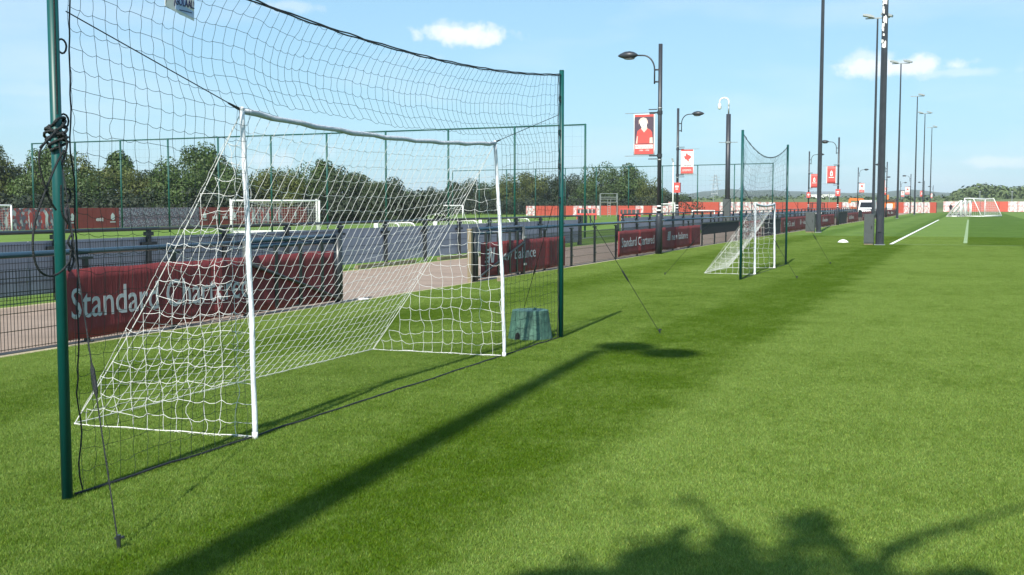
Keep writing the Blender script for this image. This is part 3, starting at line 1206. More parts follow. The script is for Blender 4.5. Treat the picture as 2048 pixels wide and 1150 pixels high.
post_a = [-6 + 2.05 * i for i in range(9)]
post_a = [y for y in post_a if y < 10.3] + [10.75]
post_b = [26.85, 28.95, 31.0, 33.1]
yy = 33.1
while yy < 176:
    yy += 2.4
    post_b.append(yy)
rail_fence('barrier_fence', 'black mesh barrier fence with a tubular top rail, left of the open gateway', FX, -8, 13.95, 1.12, M['rail'], post_a + [12.4], [(-8, 14)], 'barrier fence along the near side of the path')
rail_fence('barrier_fence', 'black barrier fence running into the distance from the new red banner beyond the gateway', FX, 24.9, yy, 1.12, M['rail'], [25.0] + post_b, [(25, 180)], 'barrier fence along the near side of the path')


def gate(label, yh, ye, sgn, bars, group):
    """gate leaf: thick end post, two tubes on top with sky reflection in their colour, uprights and a diagonal brace"""
    t = thing('gate_leaf', label, 'gate', (FX + 0.03, yh, 0), 0, group)
    L = ye - yh
    for z in (1.06, 1.15):
        b = MB()
        b.tube([(0, 0, z), (0, L, z)], 0.040, 12)
        b.build('top_tube', M['rail'], t, True)
    b = MB()
    b.tube([(0.03, 0, -0.02), (0.03, 0, 1.15)], 0.055, 14)
    b.build('hinge_post', M['cab'], t, True)
    b = MB()
    b.tube([(0.03, L, 0.02), (0.03, L, 1.2)], 0.075, 16)
    b.build('end_post', M['steel'], t, True)
    for y in bars:
        b = MB()
        b.box((0.05, y - yh, 0.58), (0.035, 0.08, 0.98))
        b.build('upright', M['steel'], t)
    b = MB()
    b.tube([(0.09, 0.05 * sgn, 0.80), (0.09, L - 0.10 * sgn, 0.10)], 0.028, 8)
    b.build('brace', M['steel'], t, True)
    b = MB()
    b.tube([(0.03, 0, 0.08), (0.03, L, 0.08)], 0.025, 8)
    b.build('bottom_tube', M['steel'], t, True)
    for z in (0.25, 0.9):
        b = MB()
        b.box((0.09, 0.0, z), (0.03, 0.14, 0.05))
        b.build('hinge', M['galv'], t)
    return t


gate('black gate leaf with top tubes coloured like reflected sky left of the gateway, behind the nearest goal', 13.97, 16.62, 1, [14.72, 15.40, 16.05], 'gate leaves on the path')
gate('black gate leaf with top tubes coloured like reflected sky right of the gateway, beside the timber post', 25.2, 22.35, -1, [22.9, 23.6, 24.3, 24.75], 'gate leaves on the path')
tp = thing('timber_post', 'pale square timber post at the gateway beside the right gate leaf', 'post', (FX + 0.05, 22.12, 0))
b = MB()
b.box((0, 0, 0.56), (0.09, 0.09, 1.16))
b.build('post_body', M['wood'], tp)
b = MB()
b.box((0.0, 0, 1.15), (0.105, 0.105, 0.03))
b.build('post_cap', M['wood'], tp)
wd = thing('wooden_block', 'short wooden block on the grass under the right gate leaf', 'block', (-9.55, 22.75, 0))
b = MB()
b.box((0, 0, 0.05), (0.12, 0.34, 0.09), 0.3)
b.build('block_body', M['wood'], wd)
b = MB()
b.box((0.02, 0.02, 0.105), (0.10, 0.22, 0.02), 0.34)
b.build('block_offcut', M['wood'], wd)
lt = thing('litter', 'crumpled pale scrap of litter on the grass beside the left gate leaf', 'litter', (-9.86, 17.2, 0.01))
b = MB()
b.ell((0, 0, 0.02), (0.07, 0.10, 0.025), 7, 5)
b.ell((0.03, 0.09, 0.015), (0.05, 0.06, 0.02), 6, 4)
b.build('scrap', M['print'], lt)


# red mesh banners on the near fence
def bulge(y, posts, z, h):
    x = 0.0
    for p in posts:
        x += 0.055 * math.exp(-((y - p) / 0.085) ** 2)
    x += 0.012 * mnoise.noise(Vector((y * 1.3, z * 1.6, 2.0))) + 0.006 * mnoise.noise(Vector((y * 4.1, z * 2.2, 6.0)))
    return x


def nb_logo(y, z, h, x):
    """slanted N with speed stripes"""
    b = MB()
    sl = 0.22 * h

    def q(a0, a1, b0, b1):
        b.poly([(x, y + a0 * h + sl * b0, z + b0 * h), (x, y + a1 * h + sl * b0, z + b0 * h), (x, y + a1 * h + sl * b1, z + b1 * h), (x, y + a0 * h + sl * b1, z + b1 * h)], 0.002, (1, 0, 0))
    for k in range(4):
        q(-0.55 + 0.05 * k, 0.02, 0.06 + 0.25 * k, 0.17 + 0.25 * k)
    q(0.02, 0.26, 0, 1)
    q(0.74, 0.98, 0, 1)
    b.poly([(x, y + 0.26 * h + sl, z + h), (x, y + 0.44 * h + sl, z + h), (x, y + 0.74 * h, z), (x, y + 0.56 * h, z)], 0.002, (1, 0, 0))
    return b


def banner(label, y0, y1, z0, z1, posts, items, xo=0.085, seg=None, group='red sponsor banners on the barrier fence', fold=True):
    t = thing('red_banner', label, 'banner', (FX, y0, 0), 0, group)
    L = y1 - y0
    ny = seg or max(6, int(L / 0.07))
    nzv = 6
    b = MB()
    vs, fs = [], []
    for i in range(ny + 1):
        y = y0 + L * i / ny
        for j in range(nzv + 1):
            q = j / nzv
            z = z0 + (z1 - z0) * q
            if j == nzv:
                z -= 0.018 * abs(math.sin(y * 2.6))
            if j == 0:
                z += 0.015 * abs(math.sin(y * 3.1 + 1))
            vs.append((xo + bulge(y, posts, z, 1), y - y0, z))
    for i in range(ny):
        for j in range(nzv):
            a = i * (nzv + 1) + j
            fs.append((a, a + nzv + 1, a + nzv + 2, a + 1))
    b.add(vs, fs)
    o = b.build('fabric', M['maroon'], t, True)
    so = o.modifiers.new('thickness', 'SOLIDIFY')
    so.thickness = 0.002
    for it in items:
        if it[0] == 'text':
            _, s, ya, w, zb, hh = it
            me = to_wall(text_mesh(s, M['silver'], w, hh, 0.002, 0.005), ya - y0, zb, xo + 0.006)
            for v in me.vertices:
                v.co.x += bulge(v.co.y + y0, posts, v.co.z, 1)
            put('lettering', me, t)
        else:
            _, ya, zb, hh = it
            lg = nb_logo(ya - y0, zb, hh, xo + 0.006)
            lg.v = [(vx + bulge(vy + y0, posts, vz, 1), vy, vz) for vx, vy, vz in lg.v]
            lg.build('logo', M['silver'], t)
    return t


banner('long red mesh banner with silver words Standard Chartered behind the nearest goal', 10.22, 16.45, 0.06, 0.93, [10.30, 13.3],
       [('text', 'Standard Chartered', 10.40, 3.60, 0.32, 0.38)])
banner('red mesh banner with silver new balance lettering behind the right gate leaf', 22.6, 28.2, 0.06, 0.86, [24.0, 26.85],
       [('logo', 23.0, 0.38, 0.34), ('text', 'new balance', 23.65, 2.35, 0.40, 0.27)])
banner('red mesh banner reading Standard Chartered and new balance behind the nearest tall street lamp', 33.0, 44.4, 0.08, 0.88, [33.1, 35.5, 37.9, 40.3, 42.7],
       [('text', 'Standard Chartered', 33.4, 3.9, 0.36, 0.30), ('logo', 39.2, 0.40, 0.32), ('text', 'new balance', 39.75, 2.5, 0.40, 0.26)])
banner('short red mesh banner behind the second goal, partly hidden by its net', 52.6, 58.4, 0.08, 0.88, [54.7, 57.1],
       [('text', 'Standard Chartered', 52.9, 4.9, 0.36, 0.30)])
rest = [(65.2, 80.0, 'red mesh banner with faded lettering just left of the nearer floodlight mast by the fence'), (83.5, 92.5, 'red mesh banner between the fence side floodlight mast and the lamp with the crest banner'),
        (103.0, 112.5, 'red mesh banner beyond the dark fence screen near the utility cart'), (117.5, 132, 'red mesh banner in front of the white van'), (136, 150, 'red mesh banner just left of the far thin floodlight masts'), (154, 172, 'farthest red mesh banner at the end of the barrier fence')]
for k, (a, c, lab) in enumerate(rest):
    items = []
    y = a + 1.0
    j = k
    while y + 4.5 < c:
        if j % 2 == 0:
            items.append(('text', 'Standard Chartered', y, 4.2, 0.36, 0.34))
        else:
            items.append(('logo', y + 0.3, 0.40, 0.32))
            items.append(('text', 'new balance', y + 0.9, 2.7, 0.40, 0.28))
        y += 6.5
        j += 1
    banner(lab, a, c, 0.08, 0.92, [p for p in post_b if a < p < c], items, seg=int((c - a) / 0.2))


def screen(label, y0, y1, z0, z1, m='steel'):
    t = thing('fence_screen', label, 'screen', (FX + 0.09, y0, 0), 0, 'dark screens on the barrier fence')
    b = MB()
    b.box((0, (y1 - y0) / 2, (z0 + z1) / 2), (0.012, y1 - y0, z1 - z0))
    b.build('screen_fabric', M['cloth'], t)
    b = MB()
    b.box((0.010, (y1 - y0) / 2, z1 - 0.02), (0.016, y1 - y0, 0.03))
    b.build('hem', M['steel'], t)
    return t


screen('dark fence screen between the second pair of red banners, left of the second goal', 44.6, 52.4, 0.46, 0.94)
screen('dark green fence screen just right of the second goal', 59.5, 64.9, 0.05, 0.9)
screen('dark fence screen under the lamp with the crest banner', 94.8, 102.0, 0.05, 1.05)
screen('dark fence screen near the white van', 113.0, 117.0, 0.45, 1.05)

# ------------------------------------------------------------------ far fence across the path
F2X = -15.0


def board_fence(label, y0, y1, posts, boards):
    t = thing('path_fence', label, 'fence', (F2X, y0, 0), 0, 'fence along the far side of the path')
    for y in posts:
        b = MB()
        b.box((0.06, y - y0, 0.60), (0.07, 0.08, 1.2))
        b.box((0.06, y - y0, 1.12), (0.09, 0.20, 0.08))
        b.box((0.06, y - y0, 0.93), (0.06, 0.42, 0.06))
        b.build('post', M['steel'], t)
    y = y0
    while y < y1 - 0.01:
        ye = min(y1, y + 12)
        b = MB()
        b.tube([(0.06, y - y0, 1.215), (0.06, ye - y0, 1.215)], 0.036, 10)
        b.build('top_rail', M['steel'], t, True)
        y = ye
    if y0 < 0:
        ps = sorted(posts)
        for a, c in zip(ps, ps[1:]):
            if c < 8 or a > 23:
                continue
            b = MB()
            yy_ = a - y0 + 0.07
            while yy_ < c - y0 - 0.05:
                b.tube([(0.05, yy_, 0.06), (0.05, yy_, 1.02)], 0.0045, 3, False)
                yy_ += 0.065
            for z in (0.08, 0.38, 0.70, 1.0):
                b.tube([(0.056, a - y0, z), (0.056, c - y0, z)], 0.0055, 3, False)
            stuff(b.build('mesh_panel', M['steel'], t))
    y = boards[0]
    while y < boards[1] - 0.1:
        ye = min(boards[1], y + 2.3)
        w = ye - y
        # board back: four boards with recessed joints
        for k in range(4):
            b = MB()
            b.box((0.0, y - y0 + w / 2, 0.24 + k * 0.235), (0.03, w - 0.02, 0.226))
            b.build('board', M['greyback'], t)
        b = MB()
        b.box((-0.03, y - y0 + w / 2, 0.585), (0.02, w - 0.03, 0.90))
        b.build('board_core', M['steel'], t)
        y = ye
    return t


p2 = [-2 + 2.42 * k + 0.35 for k in range(20)]
p2 = [y for y in p2 if y < 44]
board_fence('fence with black posts and grey board backs across the path, left of the far gateway', -6, 44.2, p2 + [44.2], (-6, 44.0))
p3 = [50.3 + 2.4 * k for k in range(50)]
board_fence('fence with black posts and grey board backs across the path, right of the far gateway', 50.2, 50.3 + 2.4 * 49, p3, (50.3, 167))
gt = thing('field_gate', 'low gate of pale horizontal tubes in the far gateway across the path', 'gate', (F2X - 0.1, 44.4, 0))
for z in (0.25, 0.55, 0.85):
    b = MB()
    b.tube([(0, 0, z), (0, 5.7, z)], 0.018, 8)
    b.build('tube', M['galv'], gt, True)
for y in (0, 5.7):
    b = MB()
    b.box((0, y, 0.6), (0.09, 0.09, 1.2))
    b.build('gate_post', M['steel'], gt)
# concrete kerb strip left lying under the boards
for k, (a, c, lab) in enumerate([(25.6, 28.9, 'pale plank lying in the grass under the grey boards, nearer one'), (30.5, 33.6, 'pale plank lying in the grass under the grey boards, by the timber post')]):
    o = MB().box((0, (c - a) / 2, 0.05), (0.10, c - a, 0.09)).build('ground_plank', M['wood'], None, loc=(F2X + 0.16, a, 0))
    tag(o, lab, 'plank', 'planks under the grey boards')


# ------------------------------------------------------------------ lamps
def lamp_post(label, X, Y, H, side, face, boxsign, group, far=False):
    """tapered street lamp with a curved arm, a leaf shaped head and a hanging banner; side +1 towards +X"""
    t = thing('street_lamp', label, 'street lamp', (X, Y, 0), 0, group)
    b = MB()
    b.tube([(0, 0, -0.02), (0, 0, 1.28), (0, 0, 1.40)], [0.115, 0.112, 0.075], 16)
    b.build('base_sleeve', M['mast'], t, True)
    b = MB()
    b.tube([(0, 0, 1.38), (0, 0, H)], [0.072, 0.068], 16)
    b.build('pole', M['mast'], t, True)
    if not far:
        for z in (1.46, 1.60):
            b = MB()
            b.tube([(0, 0, z), (0, 0, z + 0.05)], 0.077, 16)
            b.build('white_band', M['white'], t, True)
    s = side
    arm = [(s * 0.20, 0, H - 1.32), (s * 0.20, 0, H - 0.85)]
    for a in range(1, 9):
        th = a / 8 * math.pi / 2
        arm.append((s * (0.20 + 0.42 * (1 - math.cos(th))), 0, H - 0.85 + 0.50 * math.sin(th)))
    arm.append((s * 0.85, 0, H - 0.34))
    b = MB()
    b.tube(arm, 0.026, 8)
    for z in (H - 1.25, H - 0.85):
        b.tube([(0, 0, z), (s * 0.2, 0, z)], 0.028, 8)
    b.build('arm', M['mast'], t, True)
    hd = MB()
    rot = Matrix.Rotation(s * 0.05, 3, 'Y')
    prof_ = [(-0.36, 0.02), (-0.28, 0.08), (-0.12, 0.155), (0.05, 0.17), (0.20, 0.13), (0.30, 0.06), (0.34, 0.015)]
    vs, fs = [], []
    nn = 14
    for (xx, rr) in prof_:
        for k in range(nn):
            th = 2 * math.pi * k / nn
            zz = math.sin(th)
            vs.append((s * (1.12 - xx), rr * 1.15 * math.cos(th), H - 0.33 + rr * zz * (0.85 if zz > 0 else 0.75)))
    for i in range(len(prof_) - 1):
        for k in range(nn):
            fs.append((i * nn + k, i * nn + (k + 1) % nn, (i + 1) * nn + (k + 1) % nn, (i + 1) * nn + k))
    fs.append(tuple(range(nn)))
    fs.append(tuple((len(prof_) - 1) * nn + k for k in range(nn)))
    hd.add(vs, fs)
    h = hd.build('lamp_head', M['mast'], t, True)
    gl = MB()
    gl.ell((s * 1.08, 0, H - 0.44), (0.19, 0.13, 0.035), 12, 6)
    gl.build('lens', M['glass'], h, True)
    # banner rods with clamps
    zt, zb = 4.74, 3.36
    for z, dz in ((zt + 0.03, 0), (zb - 0.03, 0)):
        b = MB()
        b.tube([(s * 0.08, 0, z), (s * 1.22, 0, z)], 0.010, 6)
        b.build('banner_rod', M['galv'], t)
        b = MB()
        b.tube([(0, 0, z - 0.06), (0, 0, z + 0.06)], 0.088, 14)
        b.box((s * 0.22, 0, z), (0.28, 0.06, 0.05))
        b.box((s * 0.24, 0, z + 0.11 if z > 4 else z - 0.11), (0.30, 0.03, 0.03))
        b.build('clamp', M['mast'], t)
        b = MB()
        b.tube([(0, 0, z + (0.13 if z > 4 else -0.16)), (0, 0, z + (0.17 if z > 4 else -0.12))], 0.080, 14)
        b.build('clip_band', M['galv'], t, True)
    # banner cloth: hangs between the rods, printed on the side towards the camera (-Y)
    w, x0 = 0.74, 0.17
    bn = MB()
    vs, fs = [], []
    for i in range(9):
        for j in range(7):
            xx = x0 + w * i / 8
            zz = zb + (zt - zb) * j / 6
            vs.append((s * xx, 0.014 * math.sin(i * 0.9 + 1) * math.sin(j * 0.52), zz))
    for i in range(8):
        for j in range(6):
            a = i * 7 + j
            fs.append((a, a + 7, a + 8, a + 1))
    bn.add(vs, fs)
    base_m = {'portrait': M['print'], 'crest': M['red'], 'pale': M['print']}[face]
    bo = bn.build('hanging_banner', base_m, t, True)
    sm = bo.modifiers.new('thickness', 'SOLIDIFY')
    sm.thickness = 0.003
    yf = -0.024
    ax = (0, -1, 0)

    def rect(nm, m, a0, a1, c0, c1, y=yf):
        lx, rx = (x0 + a0 * w, x0 + a1 * w) if s > 0 else (-(x0 + w) + a0 * w, -(x0 + w) + a1 * w)
        q = MB()
        q.poly([(lx, y, zb + c0 * (zt - zb)), (rx, y, zb + c0 * (zt - zb)), (rx, y, zb + c1 * (zt - zb)), (lx, y, zb + c1 * (zt - zb))], 0.001, ax)
        return q.build(nm, m, bo)

    def shape(nm, m, pts, y):
        q = MB()
        bx = x0 if s > 0 else -(x0 + w)
        q.poly([(bx + a * w, y, zb + c * (zt - zb)) for a, c in pts], 0.001, ax)
        return q.build(nm, m, bo)

    def words(txt, m, a0, a1, c0, hh, y):
        me = text_mesh(txt, m, (a1 - a0) * w, hh, 0.001)
        bx = x0 if s > 0 else -(x0 + w)
        for v in me.vertices:
            a, bb, c = v.co
            v.co = (bx + a0 * w + a, y - c, zb + c0 * (zt - zb) + bb)
        put('lettering', me, bo)
    if face == 'portrait':
        rect('top_stripe', M['red'], 0.05, 0.95, 0.93, 0.985)
        rect('backdrop', M['dark'], 0.05, 0.95, 0.27, 0.92)
        shape('printed_figure', M['red'], [(0.10, 0.28), (0.16, 0.50), (0.18, 0.58), (0.30, 0.63), (0.40, 0.66), (0.62, 0.66), (0.80, 0.61), (0.88, 0.55), (0.90, 0.44), (0.82, 0.28)], yf - 0.003)
        shape('printed_arm', M['skin'], [(0.76, 0.28), (0.77, 0.42), (0.90, 0.43), (0.92, 0.28)], yf - 0.006)
        shape('printed_arm', M['skin'], [(0.12, 0.28), (0.17, 0.46), (0.21, 0.46), (0.19, 0.28)], yf - 0.006)
        shape('printed_neck', M['skin'], [(0.36, 0.64), (0.40, 0.72), (0.62, 0.72), (0.66, 0.64), (0.50, 0.55)], yf - 0.006)
        shape('printed_face', M['print'], [(0.30, 0.78), (0.34, 0.86), (0.48, 0.90), (0.60, 0.88), (0.66, 0.80), (0.62, 0.70), (0.52, 0.655), (0.40, 0.68), (0.33, 0.72)], yf - 0.009)
        shape('printed_hair', M['skin'], [(0.26, 0.74), (0.25, 0.84), (0.34, 0.895), (0.46, 0.915), (0.60, 0.895), (0.67, 0.83), (0.69, 0.755), (0.63, 0.80), (0.56, 0.865), (0.40, 0.855), (0.31, 0.81)], yf - 0.012)
        shape('printed_eye', M['dark'], [(0.385, 0.785), (0.385, 0.795), (0.44, 0.795), (0.44, 0.785)], yf - 0.012)
        shape('printed_eye', M['dark'], [(0.52, 0.785), (0.52, 0.795), (0.575, 0.795), (0.575, 0.785)], yf - 0.012)
        shape('printed_mouth', M['dark'], [(0.43, 0.70), (0.44, 0.715), (0.53, 0.715), (0.53, 0.70)], yf - 0.012)
        rect('foot_panel', M['red'], 0.05, 0.95, 0.02, 0.265)
        rect('name_band', M['print'], 0.08, 0.92, 0.155, 0.25, yf - 0.002)
        words('McGOULD', M['red'], 0.10, 0.90, 0.170, 0.085, yf - 0.005)
        words('1984 - 1998', M['print'], 0.28, 0.75, 0.095, 0.05, yf - 0.004)
    elif face == 'crest':
        shape('crest', M['print'], [(0.36, 0.46), (0.36, 0.62), (0.40, 0.70), (0.47, 0.73), (0.50, 0.79), (0.53, 0.73), (0.60, 0.70), (0.64, 0.62), (0.64, 0.46), (0.50, 0.42)], yf)
        shape('crest_bird', M['red'], [(0.47, 0.48), (0.45, 0.56), (0.42, 0.62), (0.48, 0.60), (0.50, 0.67), (0.53, 0.60), (0.58, 0.62), (0.55, 0.55), (0.53, 0.48)], yf - 0.003)
        rect('crest_caption', M['print'], 0.22, 0.78, 0.33, 0.37)
        rect('white_edge', M['print'], 0.0, 0.05, 0.0, 1.0)
        rect('white_edge', M['print'], 0.95, 1.0, 0.0, 1.0)
    else:
        rect('top_stripe', M['red'], 0.03, 0.97, 0.95, 1.0)
        shape('printed_figure', M['red'], [(0.20, 0.72), (0.38, 0.74), (0.42, 0.84), (0.47, 0.93), (0.54, 0.90), (0.54, 0.80), (0.66, 0.78), (0.82, 0.72), (0.74, 0.64), (0.62, 0.62), (0.70, 0.52), (0.60, 0.50), (0.48, 0.60), (0.34, 0.62), (0.30, 0.70)], yf)
        shape('printed_face', M['skin'], [(0.43, 0.84), (0.43, 0.93), (0.53, 0.93), (0.54, 0.84)], yf - 0.003)
        shape('printed_leg', M['skin'], [(0.58, 0.52), (0.70, 0.46), (0.78, 0.48), (0.72, 0.53), (0.66, 0.56)], yf - 0.003)
        rect('foot_panel', M['red'], 0.04, 0.96, 0.04, 0.30)
        words('Liverpool', M['dark'], 0.16, 0.84, 0.335, 0.10, yf)
        words('LEGENDS', M['print'], 0.16, 0.84, 0.13, 0.12, yf - 0.003)
    if boxsign:
        b = MB()
        b.box((0, -0.02, 2.62), (0.36, 0.22, 0.56))
        bs = b.build('box_sign', M['red'], t)
        b = MB()
        b.box((0, -0.133, 2.68), (0.20, 0.004, 0.10))
        b.box((0, -0.133, 2.54), (0.14, 0.004, 0.05))
        b.build('sign_print', M['print'], bs)
    return t


lamps = [(-10.0 + 0.25, 37.1, -1, 'portrait', False, 'nearest street lamp, its banner printed with a player in a red shirt'),
         (-15.3, 62.2, 1, 'pale', True, 'second street lamp with a pale figure banner and small red box sign'),
         (-9.9, 94.0, -1, 'crest', True, 'street lamp with a red crest banner just right of the fence side mast'),
         (-15.3, 117.8, 1, 'crest', True, 'street lamp with a red crest banner just left of the fence side mast'),
         (-15.3, 172.0, 1, 'pale', False, 'far street lamp with a pale banner left of the thin cabinet mast'),
         (-9.9, 150.8, -1, 'crest', False, 'far street lamp standing just right of the big floodlight mast'),
         (-15.3, 221, 1, 'crest', False, 'tiny street lamp whose head shows just right of the big floodlight mast'),
         (-9.9, 213, -1, 'pale', False, 'tiny street lamp with a pale banner between the thin floodlight masts'),
         (-9.9, 277, -1, 'crest', False, 'tiny street lamp right beside the second thinnest floodlight mast'),
         (-15.3, 280, 1, 'pale', False, 'tiny street lamp with right pointing arm between the thin masts'),
         (-9.9, 345, -1, 'pale', False, 'smallest street lamp beside the farthest floodlight mast')]
for (X, Y, s, face, bx, lab) in lamps:
    lamp_post(lab, X, Y, 7.05, s, face, bx, 'street lamps along the path', Y > 140)


# ------------------------------------------------------------------ floodlight masts
def mast(label, X, Y, H, rb, rt, heads, cab, group, peel=False, heads_round=None):
    t = thing('floodlight_mast', label, 'floodlight', (X, Y, 0), 0, group)
    b = MB()
    b.tube([(0, 0, -0.02), (0, 0, 1.9), (0, 0, 1.92), (0, 0, H * 0.55), (0, 0, H)], [rb, rb * 0.94, rb * 0.90, (rb + rt) * 0.48, rt], 8)
    b.build('mast_tube', M['mast'], t)
    b = MB()
    b.box((0, 0, 0.015), (rb * 2.5, rb * 2.5, 0.04))
    b.build('base_plate', M['galv'], t)
    if rb > 0.15:
        b = MB()
        b.box((0, -rb - 0.012, 0.9), (rb * 0.7, 0.03, 0.7))
        b.build('access_door', M['mast'], t)
    b = MB()
    if heads_round:
        for (xx, yy_, ra_, rb_) in heads_round:
            b.tube([(0, 0, H - 0.05), (xx, yy_, H + 0.05)], 0.035, 6)
    else:
        b.box((0.0, 0, H + 0.05), (2.0, 0.12, 0.10))
    b.build('head_bar', M['galv'], t)
    for (xx, yy_, ra_, rb_) in heads_round or []:
        b = MB()
        b.ell((xx, yy_, H + 0.1), (ra_, rb_, 0.12), 16, 8)
        b.build('lamp_bowl', M['galv'], t, True)
    for (xx, yy_, rz) in heads:
        b = MB()
        rot = Matrix.Rotation(rz, 3, 'Z') @ Matrix.Rotation(R(14), 3, 'Y')
        b.box((xx, yy_, H + 0.26), (0.95, 0.62, 0.16), rot=rot)
        b.box((xx, yy_, H + 0.36), (0.50, 0.40, 0.08), rot=rot)
        hd = b.build('floodlight_head', M['galv'], t)
        b = MB()
        b.box((xx, yy_, H + 0.172), (0.85, 0.52, 0.02), rot=rot)
        b.build('floodlight_lens', M['glass'], hd)
    if peel:
        # tape and bird marks on the upper mast
        b = MB()
        rs_ = random.Random(3)
        for k in range(42):
            z = 7.4 + 2.9 * rs_.random() + (0.6 if k % 3 else 0)
            th = R(-90) + rs_.uniform(-0.75, 0.5)
            r0 = (rb + (rt - rb) * z / H) * 0.96
            p = Vector((r0 * math.cos(th), r0 * math.sin(th), z))
            tt = Vector((-math.sin(th), math.cos(th), 0))
            w_, h_ = rs_.uniform(0.015, 0.05), rs_.uniform(0.03, 0.20)
            nrm = Vector((math.cos(th), math.sin(th), 0)) * 0.012
            b.poly([p - tt * w_ + nrm, p + tt * w_ * 0.8 - Vector((0, 0, h_ * .4)) + nrm, p + tt * w_ + Vector((0, 0, h_)) + nrm, p - tt * w_ * 0.6 + Vector((0, 0, h_ * 1.2)) + nrm], 0.004, nrm.normalized())
        stuff(b.build('peeling_paint', M['print'], t))
    return t


hd2 = [(-0.75, 0, 0.1), (0.75, 0, -0.1)]
FG = 'tall floodlight masts beside the pitch'
mast('dark octagonal floodlight mast rising out of frame beside the fence', -8.35, 69.0, 18.2, 0.145, 0.080, hd2, True, FG)
mast('biggest floodlight mast with peeling pale paint, at the corner of the white pitch line', -3.42, 48.7, 18.2, 0.165, 0.085, hd2, True, FG, True)
mast('slim floodlight mast seen close behind the biggest mast, with a head near its top', -7.75, 101.8, 17.5, 0.14, 0.07, hd2, False, FG)
mast('thin floodlight mast right of the biggest mast, tallest of the four far ones', -7.9, 139.5, 18.0, 0.14, 0.07, hd2, False, FG)
mast('thin floodlight mast second of the four far ones from the biggest mast', -8.0, 186, 18.3, 0.14, 0.07, [(0.6, 0, 0)], False, FG)
mast('thin floodlight mast third of the four far ones from the biggest mast', -8.0, 218, 18.0, 0.14, 0.07, hd2, False, FG)
mast('farthest and lowest looking of the thin floodlight masts', -8.0, 258, 18.0, 0.14, 0.07, [(0.6, 0, 0)], False, FG)
mast('floodlight mast behind the viewpoint that throws the long shadow across the turf', -2.35, -8.0, 18.6, 0.24, 0.10, [], True, FG, heads_round=[(0.20, 0.44, 0.38, 0.42), (0.84, 0.04, 0.36, 0.40)])


def cabinet(label, X, Y, w, d, h):
    t = thing('control_cabinet', label, 'cabinet', (X, Y, 0), 0, 'grey electrical cabinets')
    b = MB()
    b.box((0, 0, h / 2 + 0.06), (w, d, h))
    b.build('cabinet_body', M['cab'], t)
    b = MB()
    b.box((0, -d / 2 - 0.008, h / 2 + 0.06), (w * 0.9, 0.016, h * 0.93))
    b.build('cabinet_door', M['cab'], t)
    b = MB()
    b.box((0, 0, 0.03), (w * 0.95, d * 0.95, 0.06))
    b.build('plinth', M['wood'], t)
    b = MB()
    b.tube([(w * 0.3, -d / 2 - 0.03, h * 0.55), (w * 0.3, -d / 2 - 0.03, h * 0.65)], 0.015, 6)
    b.build('handle', M['steel'], t)


cabinet('grey electrical cabinet standing against the biggest floodlight mast', -3.86, 48.85, 0.38, 0.40, 1.22)
cabinet('grey electrical cabinet standing against the fence side floodlight mast', -8.85, 69.2, 0.52, 0.42, 1.15)

# CCTV pole
cp = thing('camera_pole', 'tall grey pole with a white hooked security camera beside the second lamp', 'camera pole', (-14.75, 73.6, 0))
b = MB()
b.tube([(0, 0, -0.02), (0, 0, 7.55)], [0.17, 0.15], 14)
b.build('pole', M['mast'], cp, True)
b = MB()
b.box((-0.03, -0.02, 1.02), (0.46, 0.46, 2.0))
b.build('base_cabinet', M['cab'], cp)
b = MB()
b.tube([(0, 0, 7.55), (0, 0, 8.2)], 0.05, 8)
b.build('spigot', M['galv'], cp, True)
b = MB()
b.tube([(0, 0, 8.05)] + [(-0.30 + 0.30 * math.cos(a), 0, 8.35 + 0.26 * math.sin(a)) for a in [i * math.pi / 10 for i in range(11)]] + [(-0.60, 0, 8.2)], 0.055, 8)
b.build('swan_neck', M['white'], cp, True)
b = MB()
b.tube([(-0.60, 0, 8.24), (-0.60, 0, 7.98)], [0.09, 0.13], 12)
b.ell((-0.60, 0, 7.98), (0.13, 0.13, 0.12))
b.build('camera_dome', M['white'], cp, True)
b = MB()
b.tube([(-0.62, 0, 5.72), (0.62, 0, 5.72)], 0.02, 6)
b.tube([(0, 0, 5.66), (0, 0, 5.78)], 0.19, 12)
b.build('bracket', M['galv'], cp)

# flag pole, pylon, thin far poles
fp = thing('white_pole', 'thin white pole with a small folded sign behind the nearest lamp', 'pole', at(1344, 128))
b = MB()
b.tube([(0, 0, 0), (0, 0, 6.4)], [0.09, 0.06], 8)
b.build('shaft', M['white'], fp, True)
b = MB()
b.poly([(0, 0, 6.2), (-0.25, 0, 6.85), (-0.05, 0, 6.9), (0.1, 0, 6.3)], 0.05, (0, 1, 0))
b.build('folded_sign', M['galv'], fp)

py_ = thing('power_pylon', 'distant lattice electricity pylon above the far hedges', 'pylon', at(1428, 900))
b = MB()


def leg(z, k):
    r = 3.0 * (1 - z / 26) + 0.6
    return Vector((r * (1 if k in (0, 1) else -1), r * (1 if k in (0, 3) else -1), z))


zs = [0, 5, 10, 14, 17.5, 20.5, 23, 25]
for k in range(4):
    b.tube([leg(z, k) for z in zs], 0.16, 4)
    for za, zb_ in zip(zs, zs[1:]):
        b.tube([leg(za, k), leg(zb_, (k + 1) % 4)], 0.09, 3, False)
        b.tube([leg(zb_, k), leg(zb_, (k + 1) % 4)], 0.09, 3, False)
b.build('tower', M['galv'], py_)
for z, w in ((17.5, 4.6), (20.5, 5.2), (23, 3.6)):
    b = MB()
    b.tube([(-w, 0, z), (0, 0, z + 0.8), (w, 0, z)], 0.15, 4)
    b.tube([(-w, 0, z), (w, 0, z)], 0.12, 4)
    b.build('cross_arm', M['galv'], py_)


